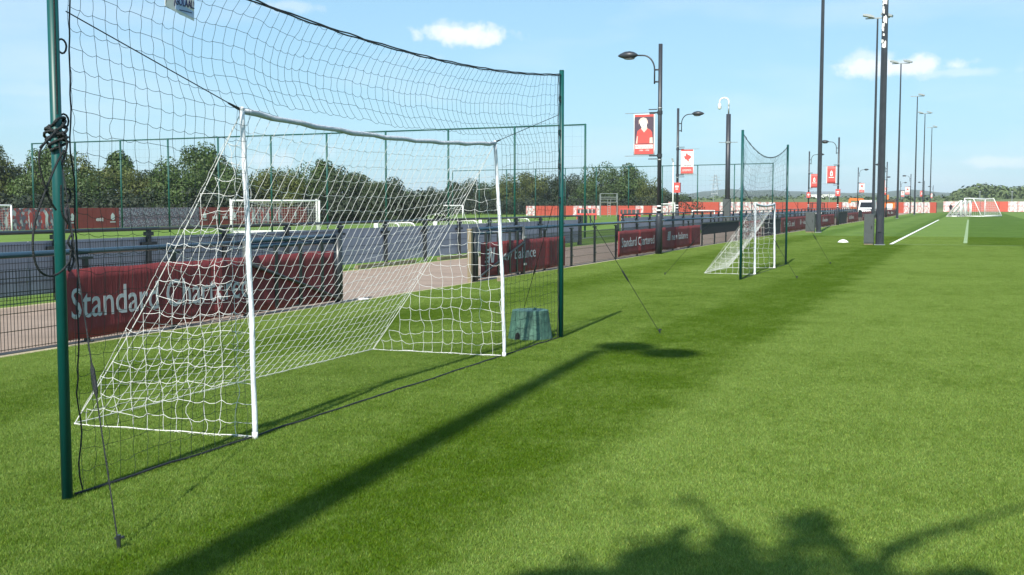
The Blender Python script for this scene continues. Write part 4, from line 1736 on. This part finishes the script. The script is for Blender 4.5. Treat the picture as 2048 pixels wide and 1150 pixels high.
def thin_pole(label, px, depth, h):
    o = thing('thin_pole', label, 'pole', at(px, depth), 0, 'thin poles beyond the far hoarding')
    b = MB()
    b.tube([(0, 0, 0), (0, 0, h)], 0.09, 6)
    b.build('shaft', M['galv'], o)
    b = MB()
    b.box((0, 0, h), (0.6, 0.15, 0.12))
    b.build('pole_head', M['galv'], o)


thin_pole('thin grey pole in front of the woodland, above the far goals', 1954, 262, 4.6)
thin_pole('thin grey pole in front of the woodland, farthest right', 2018, 262, 4.6)
thin_pole('thin pale pole on the grass bank left of the white far building', 1655, 250, 4.2)
thin_pole('thin pole on the grass bank left of the camera pole', 1425, 240, 3.4)


# ------------------------------------------------------------------ hoardings
def emblem(parent, y, z, h, m):
    """small shield with a caption bar; local X is the outward side"""
    b = MB()
    b.poly([(0.03, y - 0.3 * h, z + 0.25 * h), (0.03, y - 0.3 * h, z + 0.7 * h), (0.03, y, z + h), (0.03, y + 0.3 * h, z + 0.7 * h), (0.03, y + 0.3 * h, z + 0.25 * h), (0.03, y, z + 0.12 * h)], 0.004, (1, 0, 0))
    b.box((0.032, y, z - 0.06 * h), (0.004, 0.9 * h, 0.12 * h))
    b.build('emblem', m, parent)


def wordmark(parent, y, z, w, h, m):
    b = MB()
    n_ = 6
    for k in range(n_):
        b.box((0.032, y + (k - (n_ - 1) / 2) * w / n_, z), (0.004, w / n_ * 0.7, h * (1 if k % 2 else 0.75)))
    b.build('wordmark', m, parent)


def hoarding(label, p0, p1, h, pw, seq, red, crowd, group, flip=1):
    p0, p1 = Vector(p0), Vector(p1)
    L = (p1 - p0).length
    ang = math.atan2(p1.y - p0.y, p1.x - p0.x) - math.pi / 2
    t = thing('hoarding', label, 'hoarding', p0, ang, group)
    n = int(round(L / pw))
    pw = L / n
    rs_ = random.Random(int(L))
    for i in range(n):
        y = (i + 0.5) * pw
        kind = seq[i % len(seq)]
        b = MB()
        b.box((0, 0, h / 2 + 0.05), (0.04, pw - 0.03, h - 0.06))
        m = {'r': M[red], 'e': M[red], 'w': M[red], 'c': M[crowd], 'p': M['player']}[kind]
        o = b.build('panel', m, t, loc=(0, y, 0))
        if kind == 'e':
            emblem(o, 0, h * 0.36, h * 0.42, M['print'])
        elif kind == 'w':
            wordmark(o, 0, h * 0.46, pw * 0.55, h * 0.16, M['print'])
        elif kind == 'p':
            for q in range(2):
                yy_ = rs_.uniform(-0.3, 0.3) * pw
                b = MB()
                zc = h * rs_.uniform(0.35, 0.5)
                b.poly([(0.03, yy_ - 0.10, 0.15), (0.03, yy_ - 0.13, zc), (0.03, yy_ - 0.16, zc + 0.34), (0.03, yy_, zc + 0.55), (0.03, yy_ + 0.15, zc + 0.30), (0.03, yy_ + 0.10, zc), (0.03, yy_ + 0.14, 0.15), (0.03, yy_, zc - 0.1)], 0.004 + 0.003 * q, (1, 0, 0))
                b.build('printed_player', M['red'] if q else M['print'], o)
        if i % 2 == 0:
            b = MB()
            b.box((-0.05, 0, h / 2), (0.05, 0.06, h))
            b.build('stake', M['steel'], t, loc=(0, i * pw, 0))
    return t


HG = 'printed hoardings round the playing fields'
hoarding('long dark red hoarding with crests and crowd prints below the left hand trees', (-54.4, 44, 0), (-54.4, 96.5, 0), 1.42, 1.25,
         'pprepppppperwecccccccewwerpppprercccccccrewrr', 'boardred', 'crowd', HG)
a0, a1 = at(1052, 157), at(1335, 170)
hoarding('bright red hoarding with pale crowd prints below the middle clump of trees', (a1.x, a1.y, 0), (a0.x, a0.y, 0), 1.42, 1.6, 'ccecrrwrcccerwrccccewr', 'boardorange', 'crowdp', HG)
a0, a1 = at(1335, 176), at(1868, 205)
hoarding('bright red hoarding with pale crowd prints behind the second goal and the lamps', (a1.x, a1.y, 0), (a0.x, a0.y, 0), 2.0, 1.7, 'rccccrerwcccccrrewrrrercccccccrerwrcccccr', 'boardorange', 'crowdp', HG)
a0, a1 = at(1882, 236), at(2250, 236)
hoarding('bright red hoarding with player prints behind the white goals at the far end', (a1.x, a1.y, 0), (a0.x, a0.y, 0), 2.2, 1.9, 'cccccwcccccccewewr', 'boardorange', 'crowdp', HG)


# ------------------------------------------------------------------ tall green ball-stop fences round the far pitch
def stop_fence(label, p0, p1, H, n, group):
    p0, p1 = Vector(p0), Vector(p1)
    t = thing('ball_stop_fence', label, 'fence', p0, math.atan2(p1.y - p0.y, p1.x - p0.x), group)
    L = (p1 - p0).length
    for i in range(n):
        b = MB()
        x = L * i / (n - 1)
        b.tube([(x, 0, 0), (x, 0, H)], 0.055, 8)
        b.build('post', M['greenf'], t, True)
        if i:
            b = MB()
            b.tube([(L * (i - 1) / (n - 1), 0, H - 0.04), (x, 0, H - 0.04)], 0.040, 6)
            b.build('top_rail', M['greenf'], t, True)
    b = MB()
    k = 0.0
    while k <= L:
        b.tube([(k, 0.03, 0.05), (k, 0.03, H - 0.08)], 0.0022, 3, False)
        k += 0.5
    z = 0.1
    while z < H - 0.1:
        b.tube([(0, 0.03, z), (L, 0.03, z)], 0.0022, 3, False)
        z += 0.5
    stuff(b.build('fence_net', M['netb'], t))
    return t


SG = 'tall green stop fences behind the far goals'
stop_fence('tall thin green stop fence across the left of the far pitch', (-57.6, 57.1, 0), (-18.0, 53.9, 0), 5.72, 11, SG)
stop_fence('farther thin green stop fence behind the nearest lamp and camera pole', (-57.9, 123, 0), (-18.0, 112, 0), 5.72, 11, SG)


# ------------------------------------------------------------------ portable goals
def portable_goal(label, p0, p1, H, depth, group, r=0.05, cell=0.16, nrad=0.006, uprights=True, slope=0.45):
    """goal on a ground frame: posts, crossbar, base bars, back bar, net; p0 -> p1 along the goal line, net on the far side"""
    p0, p1 = Vector(p0), Vector(p1)
    d = (p1 - p0)
    W = d.length
    t = thing('portable_goal', label, 'goal', p0, math.atan2(d.y, d.x), group)
    for x in (0, W):
        b = MB()
        b.tube([(x, 0, 0), (x, 0, H)], r, 8)
        b.build('post', M['white'], t, True)
        b = MB()
        b.tube([(x, 0, r), (x, depth, r)], r * 0.8, 8)
        b.build('base_bar', M['white'], t, True)
        b = MB()
        if uprights:
            b.tube([(x, depth, 0), (x, depth, H * 1.06)], r * 0.7, 8)
        else:
            b.tube([(x, 0, H), (x, depth * slope, H), (x, depth, r)], r * 0.7, 8)
        b.build('back_stay', M['white'], t, True)
    b = MB()
    b.tube([(0, 0, H), (W, 0, H)], r, 8)
    b.build('crossbar', M['white'], t, True)
    b = MB()
    b.tube([(0, depth, r), (W, depth, r)], r * 0.9, 8)
    b.tube([(0, 0, r * 0.5), (W, 0, r * 0.5)], r * 0.5, 8)
    b.build('ground_bar', M['white'], t, True)
    b = MB()
    nx, nz = int(W / cell), int(H / cell)
    topd = depth * (0.9 if uprights else slope)

    def pt(i, q):
        s = i / nx
        if q < 0.3:
            f = q / 0.3
            return Vector((W * s, topd * f, H - 0.16 * math.sin(math.pi * s) * f))
        f = (q - 0.3) / 0.7
        return Vector((W * s, topd + (depth - topd) * f, (H - 0.16 * math.sin(math.pi * s)) * (1 - f) + 0.02))
    for i in range(nx + 1):
        b.tube([pt(i, q) for q in (0, 0.3, 0.65, 1)], nrad, 3, False)
    for j in range(1, nz + 5):
        q = j / (nz + 5)
        b.tube([pt(i * nx / 8, q) for i in range(9)], nrad, 3, False)
    for x in (0, W):
        for k in range(1, int(depth / cell)):
            y = k * cell
            zt = H if y <= topd else H * (1 - (y - topd) / (depth - topd + 1e-6))
            b.tube([(x, y, 0.02), (x, y, zt)], nrad, 3, False)
        for k in range(1, nz):
            b.tube([(x, 0, k * cell), (x, topd + (depth - topd) * (1 - k / nz), k * cell)], nrad, 3, False)
    stuff(b.build('net', M['netw'], t))
    return t


PG = 'portable goals on the far pitches'
portable_goal('wide white goal with tall back posts beyond the path, under the left trees', (-40.2, 54.9, 0), (-36.2, 58.1, 0), 1.9, 1.55, PG)
e0 = ground(24, 467)
portable_goal('white goal cut off by the left edge in front of the red hoarding', (e0.x - 3.2, e0.y - 3.4, 0), (e0.x, e0.y, 0), 1.62, 1.4, PG, uprights=False)
for (xa, xb, top, base, lab) in [(735, 778, 417, 436, 'small pale goal first of the three beside the end of the dark red hoarding'), (783, 818, 417, 436, 'small pale goal second of the three beside the end of the dark red hoarding')]:
    dep = EYE * F_PX / (base - HORIZON)
    a, c = at(xa, dep), at(xb, dep)
    portable_goal(lab, (a.x, a.y, 0), (c.x, c.y, 0), (base - top) * dep / F_PX, 1.3, PG, r=0.055, cell=0.3, nrad=0.008, uprights=False)
for (xa, xb, top, base, lab) in [(838, 926, 411, 440, 'wide white goal seen through the right side of the nearest net'), (872, 890, 428, 441, 'tiny white training goal in front of the wide distant goal'),
                                 (1383, 1427, 421, 434, 'low white goal in front of the crowd hoarding near the camera pole'), (1320, 1348, 408, 434, 'pale goal frame just right of the nearest lamp')]:
    dep = EYE * F_PX / (base - HORIZON)
    a, c = at(xa, dep), at(xb, dep)
    portable_goal(lab, (a.x, a.y, 0), (c.x, c.y, 0), (base - top) * dep / F_PX, 1.3, PG, r=0.06, cell=0.3, nrad=0.007, uprights=False)
# goals stored at the far end of the pitch
a, c = at(1924, 150), at(1924, 150) + Vector((2.6, 6.4, 0))
portable_goal('white goal with open sloping net, right hand one of those at the far end', c, a, 2.44, 2.3, PG, r=0.075, cell=0.25, nrad=0.010, uprights=False, slope=0.5)
for k, (pa, dep, lab) in enumerate([(1917, 148, 'white goal parked end on, outermost of the stacked goals at the far end'), (1926, 149.5, 'white goal parked end on, middle of the stacked goals at the far end'), (1935, 151, 'white goal parked end on, innermost of the stacked goals at the far end')]):
    a = at(pa, dep)
    g_ = portable_goal(lab, (a.x, a.y, 0), (a.x + 0.15, a.y + 3.6, 0), 2.1, 1.75, PG, r=0.075, cell=0.22, nrad=0.014, uprights=False, slope=0.1)
    for y in (0.25, 1.3):
        b = MB()
        b.tube([(-0.12 + 0.0, y, 0.16 + 0.15 * 0)] + [(-0.12, y + 0.15 * math.sin(a_), 0.16 + 0.15 * math.cos(a_)) for a_ in [i * math.pi / 6 for i in range(13)]], 0.03, 5, False)
        b.build('wheel', M['rubber'], g_)

# small folded goals lying on the grass behind the grey boards
for k, (xa, xb, base) in enumerate([(750, 832, 461), (868, 956, 454), (958, 1060, 449)]):
    dep = EYE * F_PX / (base - HORIZON)
    a, c = at(xa, dep), at(xb, dep)
    W = (c - a).length
    t = thing('folded_goal', ['white folded training goal lying behind the grey boards, leftmost of three', 'white folded training goal lying behind the grey boards, middle of three', 'white folded training goal lying behind the grey boards, rightmost of three'][k],
              'training goal', (a.x, a.y, 0), math.atan2(c.y - a.y, c.x - a.x), 'folded training goals behind the boards')
    b = MB()
    b.box((0.12, 0, 0.33), (0.26, 0.5, 0.42))
    b.build('end_block', M['white'], t)
    for j, w0 in enumerate((0.25, 0.52)):
        b = MB()
        x0, x1 = w0 * W * (0.55 if j == 0 else 1), W * (0.62 if j == 0 else 1.0)
        b.tube([(x0, 0.1 * j, 0.50), (x1 - 0.35, 0.1 * j, 0.50), (x1 - 0.15, 0.1 * j, 0.42), (x1, 0.1 * j, 0.15), (x1, 0.1 * j, 0.02)], 0.045, 8)
        b.tube([(x0, 0.1 * j, 0.03), (x1, 0.1 * j, 0.03)], 0.035, 6)
        b.build('frame', M['white'], t, True)
    b = MB()
    for i in range(16):
        x = W * (0.12 + 0.84 * i / 15)
        b.tube([(x, 0.05, 0.03), (x - 0.15, 0.06, 0.46)], 0.010, 3, False)
    for z in (0.12, 0.24, 0.36):
        b.tube([(W * 0.12, 0.05, z), (W * 0.97, 0.05, z)], 0.010, 3, False)
    stuff(b.build('net', M['netw'], t))

# red seat rows (dugouts) beside the far gateway
for k, (xa, xb, dep) in enumerate([(1153, 1192, 86), (1238, 1280, 80)]):
    a, c = at(xa, dep), at(xb, dep)
    W = (c - a).length
    t = thing('seat_row', ['red seat row left of the far gateway across the path', 'red seat row right of the far gateway across the path'][k], 'bench', (a.x, a.y, 0), math.atan2(c.y - a.y, c.x - a.x), 'red seat rows by the far gateway')
    b = MB()
    b.box((W / 2, 0, 0.92), (W, 0.06, 0.14))
    b.box((W / 2, 0.5, 1.34), (W, 0.05, 0.06))
    b.box((0.03, 0.25, 0.95), (0.06, 0.5, 0.85))
    b.box((W - 0.03, 0.25, 0.95), (0.06, 0.5, 0.85))
    b.build('frame', M['red'], t)
    n_ = 5
    for i in range(n_):
        b = MB()
        b.box((W * (i + 0.5) / n_, 0.42, 1.12), (W / n_ - 0.09, 0.05, 0.36))
        b.build('seat_back', M['cab'], t)
        b = MB()
        b.box((W * (i + 0.5) / n_, 0.2, 0.86), (W / n_ - 0.09, 0.40, 0.05))
        b.build('seat', M['red'], t)
        b = MB()
        b.box((W * (i + 0.5) / n_, 0.02, 0.42), (0.10, 0.06, 0.84))
        b.build('leg', M['steel'], t)

# scaffold viewing tower
sc = at(1217, 150)
t = thing('scaffold_tower', 'slim grey scaffold viewing tower in front of the middle trees', 'tower', (sc.x, sc.y, 0), YAW)
for x in (-1.12, 1.12):
    for y in (0, 1.4):
        b = MB()
        b.tube([(x, y, 0), (x, y, 3.1)], 0.04, 6)
        b.build('standard', M['galv'], t)
for z in (1.95, 2.35, 2.6, 3.08):
    b = MB()
    b.tube([(-1.12, 0, z), (1.12, 0, z)], 0.035, 6)
    b.tube([(-1.12, 1.4, z), (1.12, 1.4, z)], 0.035, 6)
    b.tube([(-1.12, 0, z), (-1.12, 1.4, z)], 0.035, 6)
    b.tube([(1.12, 0, z), (1.12, 1.4, z)], 0.035, 6)
    b.build('guard_rail', M['galv'], t)
b = MB()
b.box((0, 0.7, 1.9), (2.2, 1.35, 0.08))
b.build('platform', M['wood'], t)
b = MB()
for z in [0.3 * i for i in range(1, 7)]:
    b.tube([(-0.2, -0.05, z), (0.2, -0.05, z)], 0.02, 5)
b.tube([(-0.2, -0.05, 0), (-0.2, -0.05, 2.3)], 0.03, 5)
b.tube([(0.2, -0.05, 0), (0.2, -0.05, 2.3)], 0.03, 5)
b.build('ladder', M['galv'], t)

# ------------------------------------------------------------------ small things on the turf
tb = thing('valve_tub', 'weathered green plastic tub upside down by the right green post', 'tub', (-5.12, 13.17, 0))
vs, fs = [], []
nn, nl = 40, 6
for j in range(nl + 1):
    z = 0.36 * j / nl
    for k in range(nn):
        th = 2 * math.pi * k / nn
        r = 0.285 - 0.055 * j / nl
        r *= 1 + 0.018 * math.cos(th * 10)
        vs.append((r * math.cos(th), r * math.sin(th), z))
for j in range(nl):
    for k in range(nn):
        fs.append((j * nn + k, j * nn + (k + 1) % nn, (j + 1) * nn + (k + 1) % nn, (j + 1) * nn + k))
for k in range(nn):
    th = 2 * math.pi * k / nn
    vs.append((0.215 * math.cos(th), 0.215 * math.sin(th), 0.366))
for k in range(nn):
    fs.append((nl * nn + k, nl * nn + (k + 1) % nn, (nl + 1) * nn + (k + 1) % nn, (nl + 1) * nn + k))
fs.append(tuple((nl + 1) * nn + k for k in range(nn)))
b = MB()
b.add(vs, fs)
b.build('tub_body', M['tub'], tb)
b = MB()
th = math.atan2(-13.1, 5.24) - 0.62
rad_ = Vector((math.cos(th), math.sin(th), 0))
tan_ = Vector((-math.sin(th), math.cos(th), 0))
arch = [(-0.035, 0.012), (0.035, 0.012), (0.035, 0.06), (0.024, 0.088), (0.0, 0.10), (-0.024, 0.088), (-0.035, 0.06)]
b.poly([rad_ * (0.284 - 0.15 * z) + tan_ * x + Vector((0, 0, z)) for x, z in arch], 0.006, rad_)
b.build('arch_hole', M['hole'], tb)
b = MB()
b.tube([(0.05, 0.0, 0.36), (0.06, 0.02, 0.385)], 0.02, 8)
b.build('lifting_knob', M['tub'], tb)

mk = thing('pitch_marker', 'low white dome marker lying on the turf left of the biggest mast', 'marker', (-5.14, 51.3, 0))
b = MB()
b.tube([(0, 0, 0), (0, 0, 0.03), (0, 0, 0.09), (0, 0, 0.13), (0, 0, 0.145)], [0.24, 0.235, 0.17, 0.09, 0.02], 16)
b.build('dome', M['print'], mk, True)
b = MB()
b.ell((0.05, -0.16, 0.07), (0.05, 0.05, 0.02), 8, 5)
b.build('recess', M['wood'], mk)


# ------------------------------------------------------------------ vehicles and people in the distance
def wheel(t, x, y, r, w=0.18):
    b = MB()
    b.tube([(x, y - w / 2, r), (x, y + w / 2, r)], r, 14)
    o = b.build('wheel', M['rubber'], t, False)
    b = MB()
    b.tube([(x, y - w / 2 - 0.01, r), (x, y + w / 2 + 0.01, r)], r * 0.55, 12)
    b.build('rim', M['galv'], o)


van = thing('white_van', 'white van with a dark windscreen parked on the path behind the fence', 'van', (-12.3, 152, 0), R(-90))
b = MB()
side = [(-2.4, 0.35), (2.35, 0.35), (2.45, 0.75), (2.30, 1.05), (1.55, 1.28), (0.95, 2.0), (0.6, 2.15), (-2.3, 2.2), (-2.42, 1.9)]
b.poly([(x, -0.93, z) for x, z in side], 1.86, (0, 1, 0))
b.build('body', M['white'], van)
b = MB()
b.poly([(1.66, -0.80, 1.24), (1.66, 0.80, 1.24), (1.10, 0.74, 1.92), (1.10, -0.74, 1.92)], 0.03, (0.77, 0, 0.63))
b.build('windscreen', M['dkglass'], van)
b = MB()
b.box((2.44, 0, 0.62), (0.05, 1.1, 0.24))
b.build('grille', M['rubber'], van)
for y in (-0.72, 0.72):
    b = MB()
    b.box((2.36, y, 0.92), (0.12, 0.30, 0.18))
    b.build('headlight', M['glass'], van)
for y in (-0.94, 0.94):
    b = MB()
    b.box((0.75, y, 1.55), (0.85, 0.02, 0.50))
    b.build('side_window', M['dkglass'], van)
    for x in (-1.5, 1.5):
        wheel(van, x, y * 0.92, 0.34)

ld = thing('orange_loader', 'orange telescopic loader with a raised arm left of the white van', 'loader', at(1712, 186), R(180))
b = MB()
b.box((0, 0, 0.85), (2.3, 1.5, 0.75))
b.build('chassis', M['orange'], ld)
b = MB()
b.box((-0.5, -0.3, 1.75), (1.2, 0.9, 1.1))
b.build('cab', M['dkglass'], ld)
b = MB()
b.box((-0.5, -0.3, 2.34), (1.3, 1.0, 0.08))
b.build('cab_roof', M['orange'], ld)
b = MB()
b.box((0.2, 0.45, 2.45), (2.2, 0.34, 0.40), rot=Matrix.Rotation(R(-3), 3, 'Y'))
b.build('arm', M['orange'], ld)
b = MB()
b.box((1.25, 0.45, 2.15), (0.35, 0.6, 0.6))
b.build('arm_head', M['orange'], ld)
for x in (-0.75, 0.75):
    for y in (-0.75, 0.75):
        wheel(ld, x, y, 0.45, 0.3)

dg = thing('orange_digger', 'small orange digger with a white panel and brown hood by the thin masts', 'digger', (-13.0, 208, 0), R(90))
b = MB()
b.box((0, 0, 1.25), (2.0, 1.7, 1.7))
b.build('body', M['orange'], dg)
b = MB()
b.box((-1.02, 0.1, 1.2), (0.04, 1.1, 1.1))
b.build('white_panel', M['white'], dg)
b = MB()
b.box((-0.1, 0.0, 2.3), (2.2, 2.0, 0.4))
b.build('hood', M['bark'], dg)
b = MB()
b.tube([(0.6, 0.5, 2.0), (1.6, 0.5, 3.2), (2.6, 0.5, 1.8)], 0.16, 6)
b.build('boom', M['orange'], dg)
for y in (-0.8, 0.8):
    b = MB()
    b.box((0, y, 0.3), (2.4, 0.35, 0.55))
    b.build('track', M['rubber'], dg)

uc = thing('utility_cart', 'dark utility cart with small white lights on the path behind the fence', 'cart', (-12.4, 101.5, 0), R(-90))
b = MB()
b.box((0, 0, 0.62), (2.2, 1.25, 0.5))
b.box((0.9, 0, 0.9), (0.5, 1.15, 0.25))
b.build('body', M['steel'], uc)
b = MB()
b.box((0.1, 0, 1.78), (1.2, 1.15, 0.06))
for x in (-0.45, 0.65):
    for y in (-0.54, 0.54):
        b.tube([(x, y, 0.85), (x, y, 1.78)], 0.03, 6)
b.build('roof_frame', M['steel'], uc)
for y in (-0.42, 0.0, 0.42):
    b = MB()
    b.ell((1.16, y, 0.92), (0.04, 0.09, 0.09), 10, 6)
    b.build('headlight', M['white'], uc)
for x in (-0.75, 0.75):
    for y in (-0.6, 0.6):
        wheel(uc, x, y, 0.28, 0.2)


def person(label, loc, rz, top, legs, h=1.74):
    t = thing('person', label, 'person', loc, rz)
    me = bpy.data.meshes.new('body')
    J = [(0, 0, 0.96), (0, 0, 1.22), (0, 0.01, 1.42), (0, 0.02, 1.53), (0, 0.0, 1.64), (0.20, 0, 1.40), (0.25, -0.02, 1.12), (0.22, -0.12, 0.88), (-0.20, 0, 1.40), (-0.25, -0.02, 1.12), (-0.22, -0.12, 0.88),
         (0.10, 0, 0.90), (0.11, -0.05, 0.50), (0.11, 0.02, 0.08), (0.12, -0.12, 0.04), (-0.10, 0, 0.90), (-0.11, 0.05, 0.50), (-0.11, 0.10, 0.08), (-0.12, -0.04, 0.04), (0, -0.0, 1.72)]
    E_ = [(0, 1), (1, 2), (2, 3), (3, 4), (4, 19), (2, 5), (5, 6), (6, 7), (2, 8), (8, 9), (9, 10), (0, 11), (11, 12), (12, 13), (13, 14), (0, 15), (15, 16), (16, 17), (17, 18)]
    rad_ = [0.16, 0.15, 0.16, 0.06, 0.105, 0.075, 0.055, 0.04, 0.075, 0.055, 0.04, 0.10, 0.075, 0.05, 0.045, 0.10, 0.075, 0.05, 0.045, 0.07]
    me.from_pydata(J, E_, [])
    o = put('body', me, t)
    sk = o.modifiers.new('skin', 'SKIN')
    for i, v in enumerate(me.skin_vertices[0].data):
        v.radius = (rad_[i], rad_[i])
        v.use_root = (i == 0)
    sub = o.modifiers.new('smooth', 'SUBSURF')
    sub.levels = sub.render_levels = 1
    me.materials.append(M[top])
    b = MB()
    b.ell((0, -0.005, 1.67), (0.09, 0.10, 0.115), 10, 8)
    b.build('hair', M['hole'], t, True)
    b = MB()
    b.ell((0, -0.045, 1.65), (0.072, 0.075, 0.10), 10, 8)
    b.build('face', M['face'], t, True)
    t.scale = (h / 1.78,) * 3
    return t


pp = at(1897, 186)
person('person in dark clothes standing left of the stacked white goals', (pp.x, pp.y, 0), 0.4, 'cloth', 'cloth', 1.78)
pp = at(139, 66)
person('person in dark clothes on the far pitch, seen just right of the nearest green post', (pp.x, pp.y, 0), 1.9, 'cloth', 'cloth', 1.75)

# far pale building and plank of the horizon
hb = thing('white_building', 'low white building far off on the hillside', 'building', at(1638, 620, 4.0), YAW)
b = MB()
b.box((0, 0, 1.6), (14, 5, 3.2))
b.build('wall', M['house'], hb)
b = MB()
b.poly([(-7.3, -2.8, 3.2), (-7.3, 2.8, 3.2), (-7.3, 0, 4.6)], 14.6, (1, 0, 0))
b.build('roof', M['galv'], hb)

# ------------------------------------------------------------------ tree behind the viewpoint whose shadow lies in the corner
bt = thing('leafy_tree', 'broad leafy tree behind the viewpoint that shades the turf in the corner', 'tree', (1.6, -6.0, 0))
tan_el = math.tan(SUN_EL)


def caster(sx, sy, Y):
    """crown point whose shadow falls on ground point sx, sy"""
    d = (sy - Y)
    z = d * tan_el / math.cos(SUN_AZ)
    return Vector((sx + math.tan(SUN_AZ) * d, Y, z)) - Vector((1.6, -6.0, 0))


lob = []
rs = random.Random(12)
outline = [(1605, 1040, 0.13), (1625, 1035, 0.15), (1645, 1050, 0.12), (1600, 1075, 0.12), (1585, 1110, 0.13), (1575, 1150, 0.15), (1670, 1080, 0.09), (1695, 1105, 0.09), (1720, 1130, 0.10), (1750, 1150, 0.12),
           (1470, 1065, 0.11), (1485, 1085, 0.12), (1440, 1090, 0.10), (1340, 1085, 0.11), (1370, 1100, 0.10), (1300, 1095, 0.08), (1275, 1045, 0.04), (1268, 1070, 0.05), (1285, 1000, 0.04), (1295, 980, 0.04), (1385, 985, 0.035), (1360, 1000, 0.035),
           (1790, 1095, 0.07), (1830, 1085, 0.07), (1880, 1062, 0.05), (1920, 1050, 0.05), (1150, 1112, 0.06), (1960, 1150, 0.10), (1880, 1160, 0.12), (1920, 1155, 0.10)]
for (px, py, s) in outline:
    g = ground(px, py)
    Y = rs.uniform(-6.4, -5.8)
    c = caster(g.x, g.y - 0.05, Y)
    lob.append((tuple(c), (s, s, s)))
for k in range(46):
    px, py = rs.uniform(1250, 1580), rs.uniform(1095, 1150)
    g = ground(px, py)
    c = caster(g.x, g.y - 0.05, rs.uniform(-6.6, -5.6))
    lob.append((tuple(c), (0.07, 0.07, 0.06)))
for k in range(46):
    px = 1070 + k * 12.0
    py = 1158 - 24 * (k / 46) + rs.uniform(-6, 8)
    g = ground(px, py)
    c = caster(g.x, g.y - 0.10, rs.uniform(-6.6, -5.6))
    lob.append((tuple(c), (0.14, 0.14, 0.12)))
for k in range(80):
    px = rs.uniform(1060, 2350)
    py = 1195 + rs.random() * 220
    g = ground(px, py)
    c = caster(g.x, g.y - 0.15, rs.uniform(-7.5, -4.8))
    lob.append((tuple(c), (0.40, 0.40, 0.34)))
v, f = leaf_cloud(lob, 30000, 0.046, 21)
me = bpy.data.meshes.new('crown')
me.from_pydata(v.tolist(), [], f.tolist())
me.materials.append(M['leafA'])
put('crown', me, bt)
b = MB()
b.tube([(0, 0, 0), (0.05, 0, 2.0), (-0.05, 0.05, 5.0), (-0.3, 0, 8.0), (-0.6, 0, 9.4)], [0.22, 0.18, 0.14, 0.09, 0.03], 9)
for pts in ([(1625, 1035), (1690, 1105), (1740, 1150)], [(1625, 1035), (1600, 1090), (1590, 1150)], [(1740, 1150), (1790, 1098), (1850, 1070), (1960, 1040), (2060, 1010)], [(1370, 1060), (1330, 1100), (1300, 1160)]):
    cc = []
    for px, py in pts:
        g = ground(px, py)
        cc.append(caster(g.x, g.y, -6.0))
    cc = smooth_path(cc, 4)
    b.tube(cc, [0.062 - 0.045 * i / len(cc) for i in range(len(cc))], 7)
for a in range(5):
    c = lob[a * 5][0]
    b.tube([(-0.1, 0, 5.2 + 0.3 * a), Vector((-0.1, 0, 5.2 + .3 * a)).lerp(Vector(c), 0.6) + Vector((0, 0, 0.2)), c], [0.09, 0.06, 0.02], 7)
b.build('trunk', M['bark'], bt, True)

# ------------------------------------------------------------------ air
hz = bpy.data.materials.new('haze')
hz.use_nodes = True
hz.node_tree.nodes.clear()
h_o = hz.node_tree.nodes.new('ShaderNodeOutputMaterial')
h_v = hz.node_tree.nodes.new('ShaderNodeVolumePrincipled')
h_v.inputs['Color'].default_value = (0.80, 0.90, 1.0, 1)
h_v.inputs['Density'].default_value = 0.00020
h_v.inputs['Anisotropy'].default_value = 0.0
hz.node_tree.links.new(h_v.outputs[0], h_o.inputs['Volume'])
b = MB()
b.box((0, 1000, 31.5), (9200, 7200, 65.0))
stuff(b.build('haze', hz))
